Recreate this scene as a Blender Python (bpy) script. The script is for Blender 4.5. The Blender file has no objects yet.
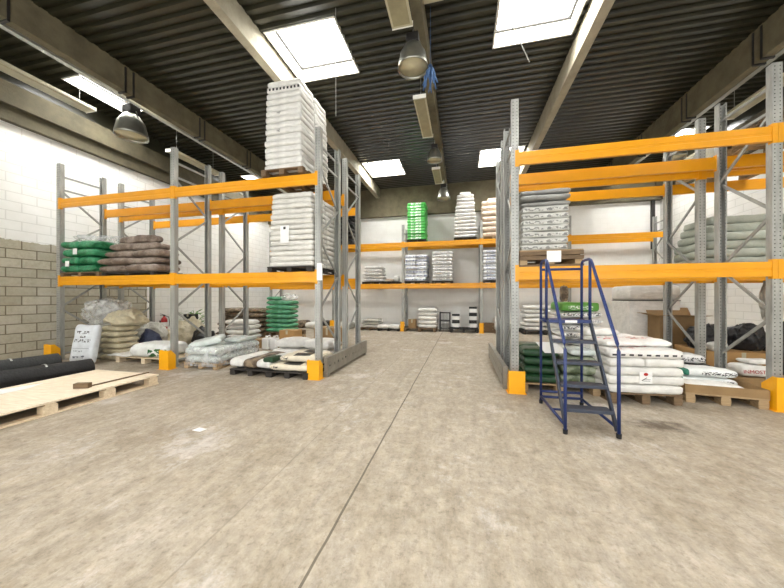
import bpy, bmesh, math, random
from mathutils import Vector, Matrix, noise

C = bpy.context.scene.collection
S = bpy.context.scene

# ------------------------------------------------------------------ camera
cam_d = bpy.data.cameras.new('camera')
cam = bpy.data.objects.new('camera', cam_d); C.objects.link(cam)
cam.location = (0, 0, 1.4)
cam.rotation_euler = (math.radians(90), 0, math.atan(70 / 300))
cam_d.sensor_width = 36; cam_d.lens = 300 / 784 * 36
cam_d.shift_y = 3 / 784
cam_d.clip_start = 0.05
S.camera = cam

# ------------------------------------------------------------------ world, light, exposure
S.view_settings.view_transform = 'Standard'
S.view_settings.look = 'None'
S.view_settings.exposure = 0.72
S.view_settings.gamma = 1.0
S.view_settings.use_curve_mapping = False
W = bpy.data.worlds.new('world'); S.world = W; W.use_nodes = True
W.node_tree.nodes['Background'].inputs[0].default_value = (0.9, 0.95, 1.0, 1)
W.node_tree.nodes['Background'].inputs[1].default_value = 0.35
SKYLIGHT = 20.0
DOOR_W = 290.0

def area(name, loc, rot, sx, sy, power, col=(1, 1, 1)):
    d = bpy.data.lights.new(name, 'AREA'); d.shape = 'RECTANGLE'
    d.size = sx; d.size_y = sy; d.energy = power; d.color = col
    o = bpy.data.objects.new(name, d); C.objects.link(o)
    o.location = loc; o.rotation_euler = rot
    return o
# daylight through the big loading door the photograph is taken from
area('door_daylight', (-0.8, -2.3, 2.7), (math.radians(90), 0, 0), 12.0, 5.0, DOOR_W, (1.0, 0.985, 0.95))

# ------------------------------------------------------------------ materials
M = {}
def srgb(r, g, b):
    f = lambda c: (c / 255 / 12.92) if c / 255 <= .04045 else ((c / 255 + .055) / 1.055) ** 2.4
    return (f(r), f(g), f(b), 1)

class NT:
    def __init__(s, name):
        s.m = bpy.data.materials.new(name); s.m.use_nodes = True
        s.t = s.m.node_tree; s.n = s.t.nodes; s.b = s.n['Principled BSDF']
        s.co = s.n.new('ShaderNodeTexCoord')
    def link(s, a, b): s.t.links.new(a, b)
    def noise(s, scale, detail=4, rough=.6, co=None, vec=None):
        nd = s.n.new('ShaderNodeTexNoise'); nd.inputs['Scale'].default_value = scale
        nd.inputs['Detail'].default_value = detail; nd.inputs['Roughness'].default_value = rough
        src = co or s.co.outputs['Object']
        if vec:
            mp = s.n.new('ShaderNodeMapping'); mp.inputs['Scale'].default_value = vec
            s.link(src, mp.inputs[0]); src = mp.outputs[0]
        s.link(src, nd.inputs['Vector'])
        return nd.outputs['Fac']
    def math(s, op, a, b=None, clamp=False):
        nd = s.n.new('ShaderNodeMath'); nd.operation = op; nd.use_clamp = clamp
        for i, v in enumerate((a, b)):
            if v is None: continue
            if isinstance(v, (int, float)): nd.inputs[i].default_value = v
            else: s.link(v, nd.inputs[i])
        return nd.outputs[0]
    def ramp(s, fac, stops):
        nd = s.n.new('ShaderNodeValToRGB'); e = nd.color_ramp.elements
        while len(e) < len(stops): e.new(.5)
        for k, (p, c) in enumerate(stops): e[k].position = p; e[k].color = c
        s.link(fac, nd.inputs[0]); return nd.outputs[0]
    def mix(s, fac, a, b, mode='MIX'):
        nd = s.n.new('ShaderNodeMix'); nd.data_type = 'RGBA'; nd.blend_type = mode
        for sock, v in ((nd.inputs[0], fac), (nd.inputs[6], a), (nd.inputs[7], b)):
            if isinstance(v, (int, float)): sock.default_value = v
            elif isinstance(v, tuple): sock.default_value = v
            else: s.link(v, sock)
        return nd.outputs[2]
    def xyz(s, co=None):
        nd = s.n.new('ShaderNodeSeparateXYZ'); s.link(co or s.co.outputs['Object'], nd.inputs[0])
        return nd.outputs
    def bump(s, h, strength, dist=.02):
        nd = s.n.new('ShaderNodeBump'); nd.inputs['Strength'].default_value = strength
        nd.inputs['Distance'].default_value = dist
        s.link(h, nd.inputs['Height']); s.link(nd.outputs[0], s.b.inputs['Normal'])
    def col(s, v):
        if isinstance(v, tuple): s.b.inputs['Base Color'].default_value = v
        else: s.link(v, s.b.inputs['Base Color'])
    def rough(s, v):
        if isinstance(v, (int, float)): s.b.inputs['Roughness'].default_value = v
        else: s.link(v, s.b.inputs['Roughness'])
    def inr(s, v, lo, hi):
        return s.math('MULTIPLY', s.math('GREATER_THAN', v, lo), s.math('LESS_THAN', v, hi))

def simple(name, col, rough=.6, metal=0, var=.12, scale=6, bump=0, bscale=40, vec=None):
    t = NT(name)
    n = t.noise(scale, 5, vec=vec)
    dark = tuple(c * (1 - var) for c in col[:3]) + (1,)
    lite = tuple(min(1, c * (1 + var)) for c in col[:3]) + (1,)
    t.col(t.ramp(n, [(.3, dark), (.7, lite)]))
    t.rough(rough); t.b.inputs['Metallic'].default_value = metal
    if bump: t.bump(t.noise(bscale, 4), bump)
    M[name] = t.m
    return t.m

def plastic(name, col, rough=.42, crease=.55, var=.1, marks=(), dust=None, spec=.5):
    """sack film: crumpled bump, optional printed or shade marks given as boxes in the sack's own coordinates"""
    t = NT(name)
    n = t.noise(7, 5)
    dark = tuple(c * (1 - var) for c in col[:3]) + (1,)
    lite = tuple(min(1, c * (1 + var)) for c in col[:3]) + (1,)
    c = t.ramp(n, [(.32, dark), (.68, lite)])
    if dust:
        c = t.mix(t.ramp(t.noise(dust[1], 5), [(.45, (0, 0, 0, 1)), (.6, (1, 1, 1, 1))]), c, dust[0])
    o = t.xyz()
    for bx, ink, sc in marks:
        m = None
        for k in range(3):
            if bx[k] is None: continue
            r = t.inr(o[k], bx[k][0], bx[k][1]); m = r if m is None else t.math('MULTIPLY', m, r)
        if sc and sc > 0:
            m = t.math('MULTIPLY', m, t.math('GREATER_THAN', t.noise(sc, 2, vec=(1, 1, 1.6)), .52))
        elif sc:
            m = t.math('MULTIPLY', m, t.math('GREATER_THAN', t.math('SINE', t.math('MULTIPLY', o[0], -sc)), -.1))
        c = t.mix(m, c, ink)
    t.col(c); t.rough(rough); t.b.inputs['Specular IOR Level'].default_value = spec
    h = t.math('ADD', t.noise(9, 3, .5, vec=(1, 1, 2.2)), t.math('MULTIPLY', t.noise(26, 4, .65), .35))
    t.bump(h, crease, .03)
    M[name] = t.m
    return t.m

def film(name, col, alpha, rough=.25):
    t = NT(name)
    t.col(col); t.rough(rough)
    a = t.ramp(t.noise(8, 5), [(.35, (alpha * .45,) * 3 + (1,)), (.7, (min(1, alpha * 1.5),) * 3 + (1,))])
    t.link(a, t.b.inputs['Alpha'])
    t.bump(t.noise(14, 5, .65), .8, .03)
    M[name] = t.m
    return t.m

# setting materials
def m_floor():
    t = NT('floor_concrete'); co = t.co.outputs['Object']
    big = t.noise(.55, 6, .62); mid = t.noise(2.4, 7, .68); fine = t.noise(26, 5, .7)
    streak = t.noise(1.0, 5, .6, vec=(3.2, .55, 1))
    c = t.ramp(big, [(.34, srgb(152, 139, 115)), (.5, srgb(176, 165, 142)), (.66, srgb(192, 183, 164))])
    c = t.mix(.6, c, t.ramp(mid, [(.32, srgb(138, 125, 101)), (.5, srgb(174, 163, 140)), (.66, srgb(204, 196, 178))]))
    c = t.mix(.28, c, t.ramp(streak, [(.35, srgb(120, 106, 84)), (.62, srgb(190, 180, 160))]))
    grit = t.noise(9, 8, .8)
    c = t.mix(.34, c, t.ramp(grit, [(.34, srgb(124, 112, 90)), (.5, srgb(174, 163, 141)), (.66, srgb(210, 202, 186))]))
    c = t.mix(t.ramp(fine, [(.52, (0, 0, 0, 1)), (.70, (.55, .55, .55, 1))]), c, srgb(116, 104, 84))
    # worn pale patches and dark spills
    patch = t.ramp(t.noise(.9, 9, .78, vec=(1, .8, 1)), [(.55, (0, 0, 0, 1)), (.64, (.8, .8, .8, 1))])
    c = t.mix(patch, c, srgb(206, 201, 189))
    dirt = t.ramp(t.noise(.7, 8, .74), [(.57, (0, 0, 0, 1)), (.70, (.6, .6, .6, 1))])
    c = t.mix(dirt, c, srgb(118, 102, 76))
    o = t.xyz()
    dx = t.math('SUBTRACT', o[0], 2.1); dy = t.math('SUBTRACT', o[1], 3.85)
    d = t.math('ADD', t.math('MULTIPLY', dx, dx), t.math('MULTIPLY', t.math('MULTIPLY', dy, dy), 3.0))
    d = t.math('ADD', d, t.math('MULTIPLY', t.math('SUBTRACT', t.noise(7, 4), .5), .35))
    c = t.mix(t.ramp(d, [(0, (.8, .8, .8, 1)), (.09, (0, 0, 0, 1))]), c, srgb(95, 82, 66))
    # saw-cut joint and faint scored lines
    def line(x, w, col, k, c):
        wob = t.math('MULTIPLY', t.math('SUBTRACT', t.noise(1.3, 3, vec=(0, 1, 0)), .5), .02)
        dd = t.math('ABSOLUTE', t.math('SUBTRACT', t.math('ADD', o[0], wob), x))
        return t.mix(t.math('MULTIPLY', t.math('LESS_THAN', dd, w), k), c, col)
    c = line(-.76, .008, srgb(92, 84, 70), .85, c)
    for x, w, k in ((-1.42, .006, .3), (-.98, .02, .12), (-2.0, .005, .12)):
        c = line(x, w, srgb(110, 100, 84), k, c)
    # fine scuffs along the traffic direction
    scuff = t.ramp(t.noise(5, 9, .85, vec=(2.2, .8, 1)), [(.40, (.80, .80, .80, 1)), (.5, (1, 1, 1, 1)), (.6, (1.16, 1.15, 1.13, 1))])
    c = t.mix(.8, c, scuff, 'MULTIPLY')
    c = t.mix(1.0, c, (.955, .945, 1.0, 1), 'MULTIPLY')
    t.col(c); t.rough(t.ramp(mid, [(.3, (.55,) * 3 + (1,)), (.7, (.8,) * 3 + (1,))]))
    t.b.inputs['Specular IOR Level'].default_value = .35
    t.bump(t.math('ADD', t.math('ADD', mid, grit), t.math('MULTIPLY', fine, .5)), .5, .015)
    return t.m

def m_blocks(name, mortar, axis, split=None):
    """painted / bare block wall; axis: which object axis runs along the wall; split: (height, along) below which it is bare"""
    t = NT(name); o = t.xyz()
    cmb = t.n.new('ShaderNodeCombineXYZ'); t.link(o[axis], cmb.inputs[0]); t.link(o[2], cmb.inputs[1])
    br = t.n.new('ShaderNodeTexBrick'); t.link(cmb.outputs[0], br.inputs['Vector'])
    br.inputs['Scale'].default_value = 1; br.inputs['Brick Width'].default_value = .48
    br.inputs['Row Height'].default_value = .203; br.inputs['Mortar Size'].default_value = .011
    br.inputs['Mortar Smooth'].default_value = .3; br.inputs['Bias'].default_value = 0
    br.inputs['Color1'].default_value = (1, 1, 1, 1); br.inputs['Color2'].default_value = (.0, .0, .0, 1)
    br.inputs['Mortar'].default_value = (.5, .5, .5, 1)
    n1 = t.noise(1.5, 6); n2 = t.noise(14, 5, .7)
    wc = t.ramp(n1, [(.3, srgb(234, 233, 228)), (.7, srgb(245, 245, 242))])
    wc = t.mix(t.math('MULTIPLY', br.outputs['Fac'], mortar), wc, srgb(176, 174, 166))
    hgt = t.math('MULTIPLY', br.outputs['Fac'], -1.0 if mortar > .1 else -.15)
    if split:
        gc = t.mix(br.outputs['Color'], srgb(170, 163, 142), srgb(192, 186, 166))
        gc = t.mix(t.ramp(n2, [(.4, (0, 0, 0, 1)), (.75, (.45, .45, .45, 1))]), gc, srgb(130, 123, 104))
        gc = t.mix(t.ramp(n1, [(.45, (0, 0, 0, 1)), (.7, (.5, .5, .5, 1))]), gc, srgb(196, 192, 180))
        gc = t.mix(t.math('MULTIPLY', br.outputs['Fac'], .9), gc, srgb(104, 94, 74))
        zz = t.math('ADD', o[2], t.math('MULTIPLY', t.math('SUBTRACT', t.noise(5, 4), .5), .12))
        m = t.math('MULTIPLY', t.math('LESS_THAN', zz, split[0]), t.math('LESS_THAN', o[axis], split[1]))
        wc = t.mix(m, wc, gc)
    t.col(wc); t.rough(.75)
    t.bump(t.math('ADD', hgt, t.math('MULTIPLY', n2, .25)), .5, .012)
    M[name] = t.m
    return t.m

M['floor'] = m_floor()
m_blocks('block_left', .3, 1, (2.62, 7.25))
m_blocks('block_right', .3, 1)
m_blocks('block_back', .06, 0)
simple('concrete', srgb(104, 97, 76), .85, 0, .28, 3, .4, 18)
simple('concrete_dark', srgb(84, 78, 60), .85, 0, .28, 3, .4, 18)
simple('concrete_pale', srgb(160, 153, 134), .85, 0, .18, 3, .4, 18)
simple('deck_steel', srgb(43, 42, 30), .3, .0, .3, 2.5, vec=(1, .3, 1))
simple('galv_tray', srgb(176, 178, 174), .4, .5, .1, 5)
simple('white_enamel', srgb(232, 230, 222), .4, 0, .04, 4)
simple('fitting_cream', srgb(188, 182, 156), .5, 0, .12, 5)
simple('diffuser_dull', srgb(150, 142, 112), .35, 0, .15, 5)
simple('alu_shade', srgb(150, 150, 140), .3, .8, .15, 5)
simple('lamp_inner', srgb(200, 192, 160), .35, .2, .08, 6)
simple('black_plastic', srgb(24, 24, 24), .5, 0, .3, 10)
simple('black_metal', srgb(38, 36, 34), .5, 0, .2, 10)
t = NT('sky_pane'); t.b.inputs['Base Color'].default_value = (.9, .9, .9, 1)
t.b.inputs['Emission Color'].default_value = (1.0, .995, .97, 1); t.b.inputs['Emission Strength'].default_value = SKYLIGHT
M['sky_pane'] = t.m

# rack steel
def m_post():
    t = NT('galv_post'); o = t.xyz()
    n = t.noise(9, 5, vec=(1, 1, .25))
    c = t.ramp(n, [(.3, srgb(140, 141, 136)), (.7, srgb(184, 185, 180))])
    zf = t.math('SUBTRACT', t.math('FRACT', t.math('MULTIPLY', o[2], 20)), .5)
    xa = t.math('SUBTRACT', t.math('ABSOLUTE', o[0]), .027)
    d = t.math('ADD', t.math('MULTIPLY', t.math('MULTIPLY', zf, zf), .0025), t.math('MULTIPLY', xa, xa))
    hole = t.math('LESS_THAN', d, .00005)
    c = t.mix(hole, c, srgb(26, 26, 25))
    t.col(c); t.rough(.38); t.link(t.math('MULTIPLY', t.math('SUBTRACT', 1, hole), .25), t.b.inputs['Metallic'])
    M['galv_post'] = t.m
m_post()
simple('galv_brace', srgb(158, 159, 154), .4, .3, .15, 12)
simple('orange_beam', srgb(232, 160, 14), .34, 0, .06, 3)
simple('guard_yellow', srgb(248, 176, 14), .45, 0, .06, 5)
simple('galv_barrier', srgb(150, 146, 136), .45, .45, .15, 6)
simple('ladder_blue', srgb(27, 46, 98), .38, 0, .12, 8)
simple('ladder_dark', srgb(64, 70, 84), .5, .3, .15, 12)
simple('rubber', srgb(22, 22, 24), .7)
# timber and card
def m_wood(name, a, b):
    t = NT(name)
    n = t.noise(5, 5, .6, vec=(1, 9, 9)); n2 = t.noise(2.0, 4)
    c = t.ramp(n, [(.3, a), (.7, b)])
    c = t.mix(t.ramp(n2, [(.5, (0, 0, 0, 1)), (.75, (.35, .35, .35, 1))]), c, a)
    t.col(c); t.rough(.75); t.bump(n, .3, .004); M[name] = t.m
m_wood('wood_pale', srgb(206, 184, 150), srgb(236, 220, 192))
m_wood('wood', srgb(148, 122, 88), srgb(190, 164, 126))
m_wood('wood_dark', srgb(92, 74, 54), srgb(132, 108, 80))
m_wood('wood_black', srgb(34, 31, 29), srgb(58, 53, 48))
m_wood('wood_ply', srgb(222, 204, 176), srgb(244, 232, 210))
simple('cardboard', srgb(176, 138, 88), .8, 0, .1, 4)
simple('cardboard_dull', srgb(150, 122, 84), .8, 0, .14, 4)
simple('paper', srgb(238, 238, 236), .6, 0, .03, 4)
simple('fire_red', srgb(170, 28, 26), .35, 0, .08, 5)
simple('leaf_green', srgb(88, 138, 46), .6, 0, .3, 8)
simple('cloth_blue', srgb(74, 106, 150), .8, 0, .25, 12)
simple('roll_black', srgb(17, 17, 18), .6, 0, .35, 9, .6, 30)
simple('roll_grey', srgb(40, 42, 42), .65, 0, .3, 9, .6, 30)

INK_K, INK_G, INK_R, INK_B = srgb(40, 40, 44), srgb(34, 110, 58), srgb(196, 44, 38), srgb(70, 92, 150)
ZB = (None, None)
plastic('white_sack', srgb(226, 225, 220), .4)
plastic('white_sack_dash', srgb(226, 225, 220), .4, marks=[((None, None, (.03, .075)), INK_K, -90)])
plastic('white_sack_spot', srgb(226, 225, 220), .4, marks=[(((-.12, -.05), None, (.03, .075)), INK_K, 60)])
plastic('wrapped_sack', srgb(214, 212, 205), .3, marks=())
plastic('cream_sack', srgb(226, 208, 188), .5, marks=[(((-.25, .25), None, (.06, .12)), srgb(176, 140, 120), 70)])
plastic('pale_sack', srgb(228, 226, 222), .42, marks=[(((-.3, .3), None, (.04, .085)), srgb(150, 150, 155), 60)])
plastic('printed_sack', srgb(226, 226, 224), .42, marks=[(((-.3, .3), None, (.04, .1)), INK_K, 34)])
plastic('blueprint_sack', srgb(224, 226, 228), .42, marks=[(((-.3, .3), None, (.03, .1)), INK_B, 30)])
plastic('lime_sack', srgb(80, 186, 84), .4, marks=[(((-.22, .2), None, (.03, .105)), srgb(236, 240, 236), 22)])
plastic('shade_striped_sack', srgb(196, 196, 190), .38, marks=[((None, None, (.02, .06)), srgb(120, 120, 116), 26)])  # grey low stripe paints the shade on each sack's lower half into its colour
plastic('silver_sack', srgb(148, 148, 144), .32, .8, .2)
plastic('green_sack', srgb(20, 104, 60), .3, .7, .25, dust=(srgb(60, 142, 100), 6))
plastic('mint_sack', srgb(70, 146, 104), .34, .6, .14, dust=(srgb(104, 172, 136), 5))
plastic('darkgreen_sack', srgb(32, 66, 40), .34, .7, .22)
plastic('brown_sack', srgb(108, 92, 80), .3, .9, .2, dust=(srgb(146, 132, 120), 5))
plastic('darkbrown_sack', srgb(86, 72, 58), .5, .8, .25, dust=(srgb(150, 132, 108), 6))
plastic('greygreen_sack', srgb(168, 174, 162), .42, .5, .12)
plastic('black_sack', srgb(30, 30, 32), .35, .9, .2)
plastic('navy_sack', srgb(58, 64, 88), .5, .8, .2)
plastic('creamblack_sack', srgb(224, 214, 192), .42, marks=[(((-.12, .2), (-.12, .14), None), srgb(30, 30, 30), 0), (((-.32, -.2), None, (0, .09)), srgb(34, 34, 34), 30)])
plastic('greenprint_sack', srgb(228, 230, 226), .4, marks=[(((-.02, .42), None, (.0, .19)), srgb(30, 92, 46), 7)])
plastic('tealprint_sack', srgb(228, 232, 230), .4, marks=[(((-.34, -.25), None, None), srgb(22, 118, 92), 0), (((-.1, .3), None, (.03, .08)), INK_K, 40)])
plastic('redprint_sack', srgb(234, 232, 228), .4, marks=[(((-.26, .3), (-.03, .05), None), INK_R, 13), (((-.3, .0), (-.17, -.1), None), INK_R, 13), ((None, None, (.028, .052)), INK_K, -62)])
plastic('redtop_sack', srgb(236, 234, 230), .4, marks=[(((-.22, .24), (-.03, .05), None), INK_R, 13), (((-.2, .05), (-.16, -.1), None), INK_R, 13)])
plastic('moss_sack', srgb(84, 98, 70), .34, .7, .25, dust=(srgb(150, 158, 136), 7))
plastic('greentop_sack', srgb(92, 156, 62), .4, marks=[(((-.2, .2), None, (.03, .1)), srgb(230, 236, 226), 30)])
plastic('ice_sack', srgb(204, 212, 208), .25, .9, .12)
plastic('text_sack', srgb(222, 227, 232), .42, .35, marks=[(((-.16, .16), (.20, .26), (.1, .3)), INK_K, 30), (((-.06, .08), (.12, .16), (.1, .3)), INK_K, 30), (((-.2, .2), (.03, .09), (.1, .3)), INK_K, 30), (((-.2, .2), (-.10, -.093), (.1, .3)), srgb(120, 126, 140), 0), (((-.16, .05), (-.17, -.14), (.1, .3)), srgb(110, 116, 126), 40), (((.04, .12), (-.3, -.24), (.1, .3)), srgb(90, 96, 110), 20), (((-.16, -.02), (-.3, -.26), (.1, .3)), srgb(90, 96, 110), 24)])
plastic('bale_film', srgb(196, 186, 158), .3, 1.0, .2)
plastic('grey_film', srgb(188, 186, 176), .28, 1.0, .16)
film('clear_film', srgb(236, 238, 236), .42)
film('thin_film', srgb(238, 240, 240), .3)

# ------------------------------------------------------------------ builders
def tag(o, label=None, cat=None, group=None, kind=None):
    if label: o['label'] = label
    if cat: o['category'] = cat
    if group: o['group'] = group
    if kind: o['kind'] = kind
    return o

def empty(name, loc, rz=0):
    o = bpy.data.objects.new(name, None); C.objects.link(o)
    o.location = loc; o.rotation_euler = (0, 0, rz); o.empty_display_size = .1
    return o

def link(name, me, parent=None, loc=(0, 0, 0), rz=0):
    o = bpy.data.objects.new(name, me); C.objects.link(o)
    o.location = loc; o.rotation_euler = (0, 0, rz)
    if parent: o.parent = parent
    return o

class MB:
    def __init__(s): s.v = []; s.f = []
    def add(s, vs, fs):
        k = len(s.v); s.v += [tuple(v) for v in vs]; s.f += [tuple(i + k for i in f) for f in fs]; return s
    def box(s, x0, x1, y0, y1, z0, z1):
        return s.add([(x, y, z) for z in (z0, z1) for y in (y0, y1) for x in (x0, x1)],
                     [(0, 2, 3, 1), (4, 5, 7, 6), (0, 1, 5, 4), (2, 6, 7, 3), (0, 4, 6, 2), (1, 3, 7, 5)])
    def prism(s, poly, axis, a, b):
        """poly: 2-D outline, extruded along axis from a to b"""
        put = {'x': lambda u, v, w: (w, u, v), 'y': lambda u, v, w: (u, w, v), 'z': lambda u, v, w: (u, v, w)}[axis]
        n = len(poly)
        return s.add([put(u, v, a) for u, v in poly] + [put(u, v, b) for u, v in poly],
                     [tuple(range(n - 1, -1, -1)), tuple(range(n, 2 * n))] + [(i, (i + 1) % n, n + (i + 1) % n, n + i) for i in range(n)])
    def tube(s, pts, r, n=10, closed_ends=True):
        pts = [Vector(p) for p in pts]; rings = []
        for i, p in enumerate(pts):
            d = (pts[min(i + 1, len(pts) - 1)] - pts[max(i - 1, 0)]).normalized()
            up = Vector((0, 0, 1)) if abs(d.z) < .95 else Vector((0, 1, 0))
            a = d.cross(up).normalized(); b = a.cross(d)
            rr = r[i] if isinstance(r, (list, tuple)) else r
            rings.append([p + (a * math.cos(2 * math.pi * k / n) + b * math.sin(2 * math.pi * k / n)) * rr for k in range(n)])
        vs = [v for rg in rings for v in rg]
        fs = [(i * n + k, i * n + (k + 1) % n, (i + 1) * n + (k + 1) % n, (i + 1) * n + k) for i in range(len(pts) - 1) for k in range(n)]
        if closed_ends: fs += [tuple(range(n - 1, -1, -1)), tuple(range((len(pts) - 1) * n, len(pts) * n))]
        return s.add(vs, fs)
    def bar(s, p, q, w, h):
        p = Vector(p); q = Vector(q); d = (q - p).normalized()
        up = Vector((0, 0, 1)) if abs(d.z) < .95 else Vector((0, 1, 0))
        a = d.cross(up).normalized() * w / 2; b = a.cross(d).normalized() * h / 2
        vs = [c + sa * a + sb * b for c in (p, q) for sa, sb in ((-1, -1), (1, -1), (1, 1), (-1, 1))]
        return s.add(vs, [(3, 2, 1, 0), (4, 5, 6, 7), (0, 1, 5, 4), (1, 2, 6, 5), (2, 3, 7, 6), (3, 0, 4, 7)])
    def lathe(s, prof, n=24, c=(0, 0, 0)):
        vs = [(c[0] + r * math.cos(2 * math.pi * k / n), c[1] + r * math.sin(2 * math.pi * k / n), c[2] + z) for r, z in prof for k in range(n)]
        return s.add(vs, [(i * n + k, i * n + (k + 1) % n, (i + 1) * n + (k + 1) % n, (i + 1) * n + k) for i in range(len(prof) - 1) for k in range(n)])
    def mesh(s, name, mat, smooth=False, bevel=0):
        me = bpy.data.meshes.new(name); me.from_pydata(s.v, [], s.f)
        bm = bmesh.new(); bm.from_mesh(me)
        bmesh.ops.recalc_face_normals(bm, faces=bm.faces)
        if bevel:
            bmesh.ops.bevel(bm, geom=[e for e in bm.edges if len(e.link_faces) == 2 and e.calc_face_angle(0) > .6], offset=bevel, segments=2, affect='EDGES', profile=.6)
        bm.to_mesh(me); bm.free()
        me.materials.append(M[mat])
        if smooth: me.shade_smooth() if smooth is True else [setattr(p, 'use_smooth', True) for p in me.polygons]
        return me
    def build(s, name, mat, parent=None, smooth=False, bevel=0, loc=(0, 0, 0), rz=0):
        return link(name, s.mesh(name, mat, smooth, bevel), parent, loc, rz)

def struct(name, mb, mat, smooth=False, bevel=0):
    return tag(mb.build(name, mat, smooth=smooth, bevel=bevel), kind='structure')

# ------------------------------------------------------------------ the room
XL, XR, YB, YF, ZR = -9.4, 7.25, 13.3, -2.4, 6.3
struct('floor', MB().box(XL - .3, XR + .3, YF - .3, YB + .3, -.2, 0), 'floor')
struct('wall_left', MB().box(XL - .25, XL, YF, YB + .25, 0, 6.7), 'block_left')
struct('wall_right', MB().box(XR, XR + .25, YF, YB + .25, 0, 6.7), 'block_right')
struct('wall_back', MB().box(XL, XR, YB, YB + .25, 0, 6.7), 'block_back')
struct('wall_front', MB().box(XL, -7.2, YF - .25, YF, 0, 6.7).box(5.6, XR, YF - .25, YF, 0, 6.7).box(-7.2, 5.6, YF - .25, YF, 5.3, 6.7), 'block_back')
# concrete edge beams above the walls
struct('trim_left', MB().box(XL, XL + .14, YF, YB - .4, 5.1, 5.42).box(XL, XL + .26, YF, YB - .4, 5.4, 5.86), 'concrete_dark', bevel=.01)
struct('trim_back', MB().box(XL, XR, YB - .2, YB, 5.03, 6.28), 'concrete', bevel=.01)
struct('trim_right', MB().box(XR - .14, XR, YF, YB - .25, 5.1, 5.42).box(XR - .26, XR, YF, YB - .25, 5.4, 5.86), 'concrete_dark', bevel=.01)
# roof beams
def roof_beam(x0, x1, z0, mat, brackets):
    b = MB().box(x0, x1, YF, YB - .2, z0, ZR + .02)
    o = tag(b.build('ceiling_beam', mat, bevel=.008), kind='structure')
    if brackets:
        y = 1.2
        while y < 12.5:
            for d in (0, .16):
                MB().box(x0 - .012, x1 + .012, y + d, y + d + .035, z0 - .03, ZR - .02).build('strap', 'black_metal', o)
            y += 1.85
roof_beam(-7.13, -6.96, 5.77, 'concrete', True)
roof_beam(-3.80, -3.63, 5.87, 'concrete_pale', False)
roof_beam(-.78, -.61, 5.87, 'concrete', False)
roof_beam(2.08, 2.25, 5.87, 'concrete_pale', False)
roof_beam(5.25, 5.42, 5.70, 'concrete', True)
# trapezoidal roof decking, holes left for the rooflights
SKY = [(-8.75, -7.15), (-3.58, -2.17), (.58, 2.0), (5.43, 6.95)]
ROWS = [(-.70, .65), (4.86, 6.21), (10.42, 11.77)]
deck = MB()
def strip(x0, x1, y0, y1, dz=0):
    P = .185; prof = []
    k0 = math.floor(y0 / P)
    y = k0 * P
    while y < y1:
        for dy, z in ((0, 0), (.07, 0), (.092, .055), (.162, .055)):
            if y0 <= y + dy <= y1: prof.append((y + dy, z))
        y += P
    prof = [(y0, prof[0][1])] + prof + [(y1, prof[-1][1])]
    n = len(prof)
    deck.add([(x0, y, ZR + z + dz) for y, z in prof] + [(x1, y, ZR + z + dz) for y, z in prof], [(i, i + 1, n + i + 1, n + i) for i in range(n - 1)])
xs = [XL]
for a, b in SKY: xs += [a, b]
xs.append(XR)
for i in range(len(xs) - 1):
    if i % 2 == 0: strip(xs[i], xs[i + 1], YF, YB)
    else:
        ys = [YF] + [v for r in ROWS for v in r] + [YB]
        for k in range(0, len(ys), 2): strip(xs[i], xs[i + 1], ys[k], ys[k + 1])
struct('ceiling', deck, 'deck_steel')
struct('trim_upper_left', MB().box(XL, XL + .05, YF, YB - .4, 5.86, 6.36), 'deck_steel')
struct('trim_upper_right', MB().box(XR - .05, XR, YF, YB - .4, 5.86, 6.36), 'deck_steel')
struct('roof_slab', MB().box(XL, XL + .6, YF, YB, 6.75, 6.8), 'concrete')
k = 1
for a, b in SKY:
    for c, d in ROWS:
        w = empty('window_%d' % k, ((a + b) / 2, (c + d) / 2, ZR)); tag(w, kind='structure')
        hx, hy = (b - a) / 2, (d - c) / 2
        cu = MB()
        for x0, x1, y0, y1 in ((-hx, hx, -hy, -hy + .03), (-hx, hx, hy - .03, hy), (-hx, -hx + .03, -hy + .03, hy - .03), (hx - .03, hx, -hy + .03, hy - .03)):
            cu.box(x0, x1, y0, y1, -.015, .32)
        cu.build('curb', 'white_enamel', w)
        fr = MB(); i1, i2 = .03, .075
        for x0, x1, y0, y1 in ((-hx + i1, hx - i1, -hy + i1, -hy + i2), (-hx + i1, hx - i1, hy - i2, hy - i1), (-hx + i1, -hx + i2, -hy + i2, hy - i2), (hx - i2, hx - i1, -hy + i2, hy - i2)):
            fr.box(x0, x1, y0, y1, .26, .3)
        fr.build('window_frame', 'black_metal', w)
        MB().box(-hx, hx, -hy, hy, .322, .33).build('pane', 'sky_pane', w)
        k += 1

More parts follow.
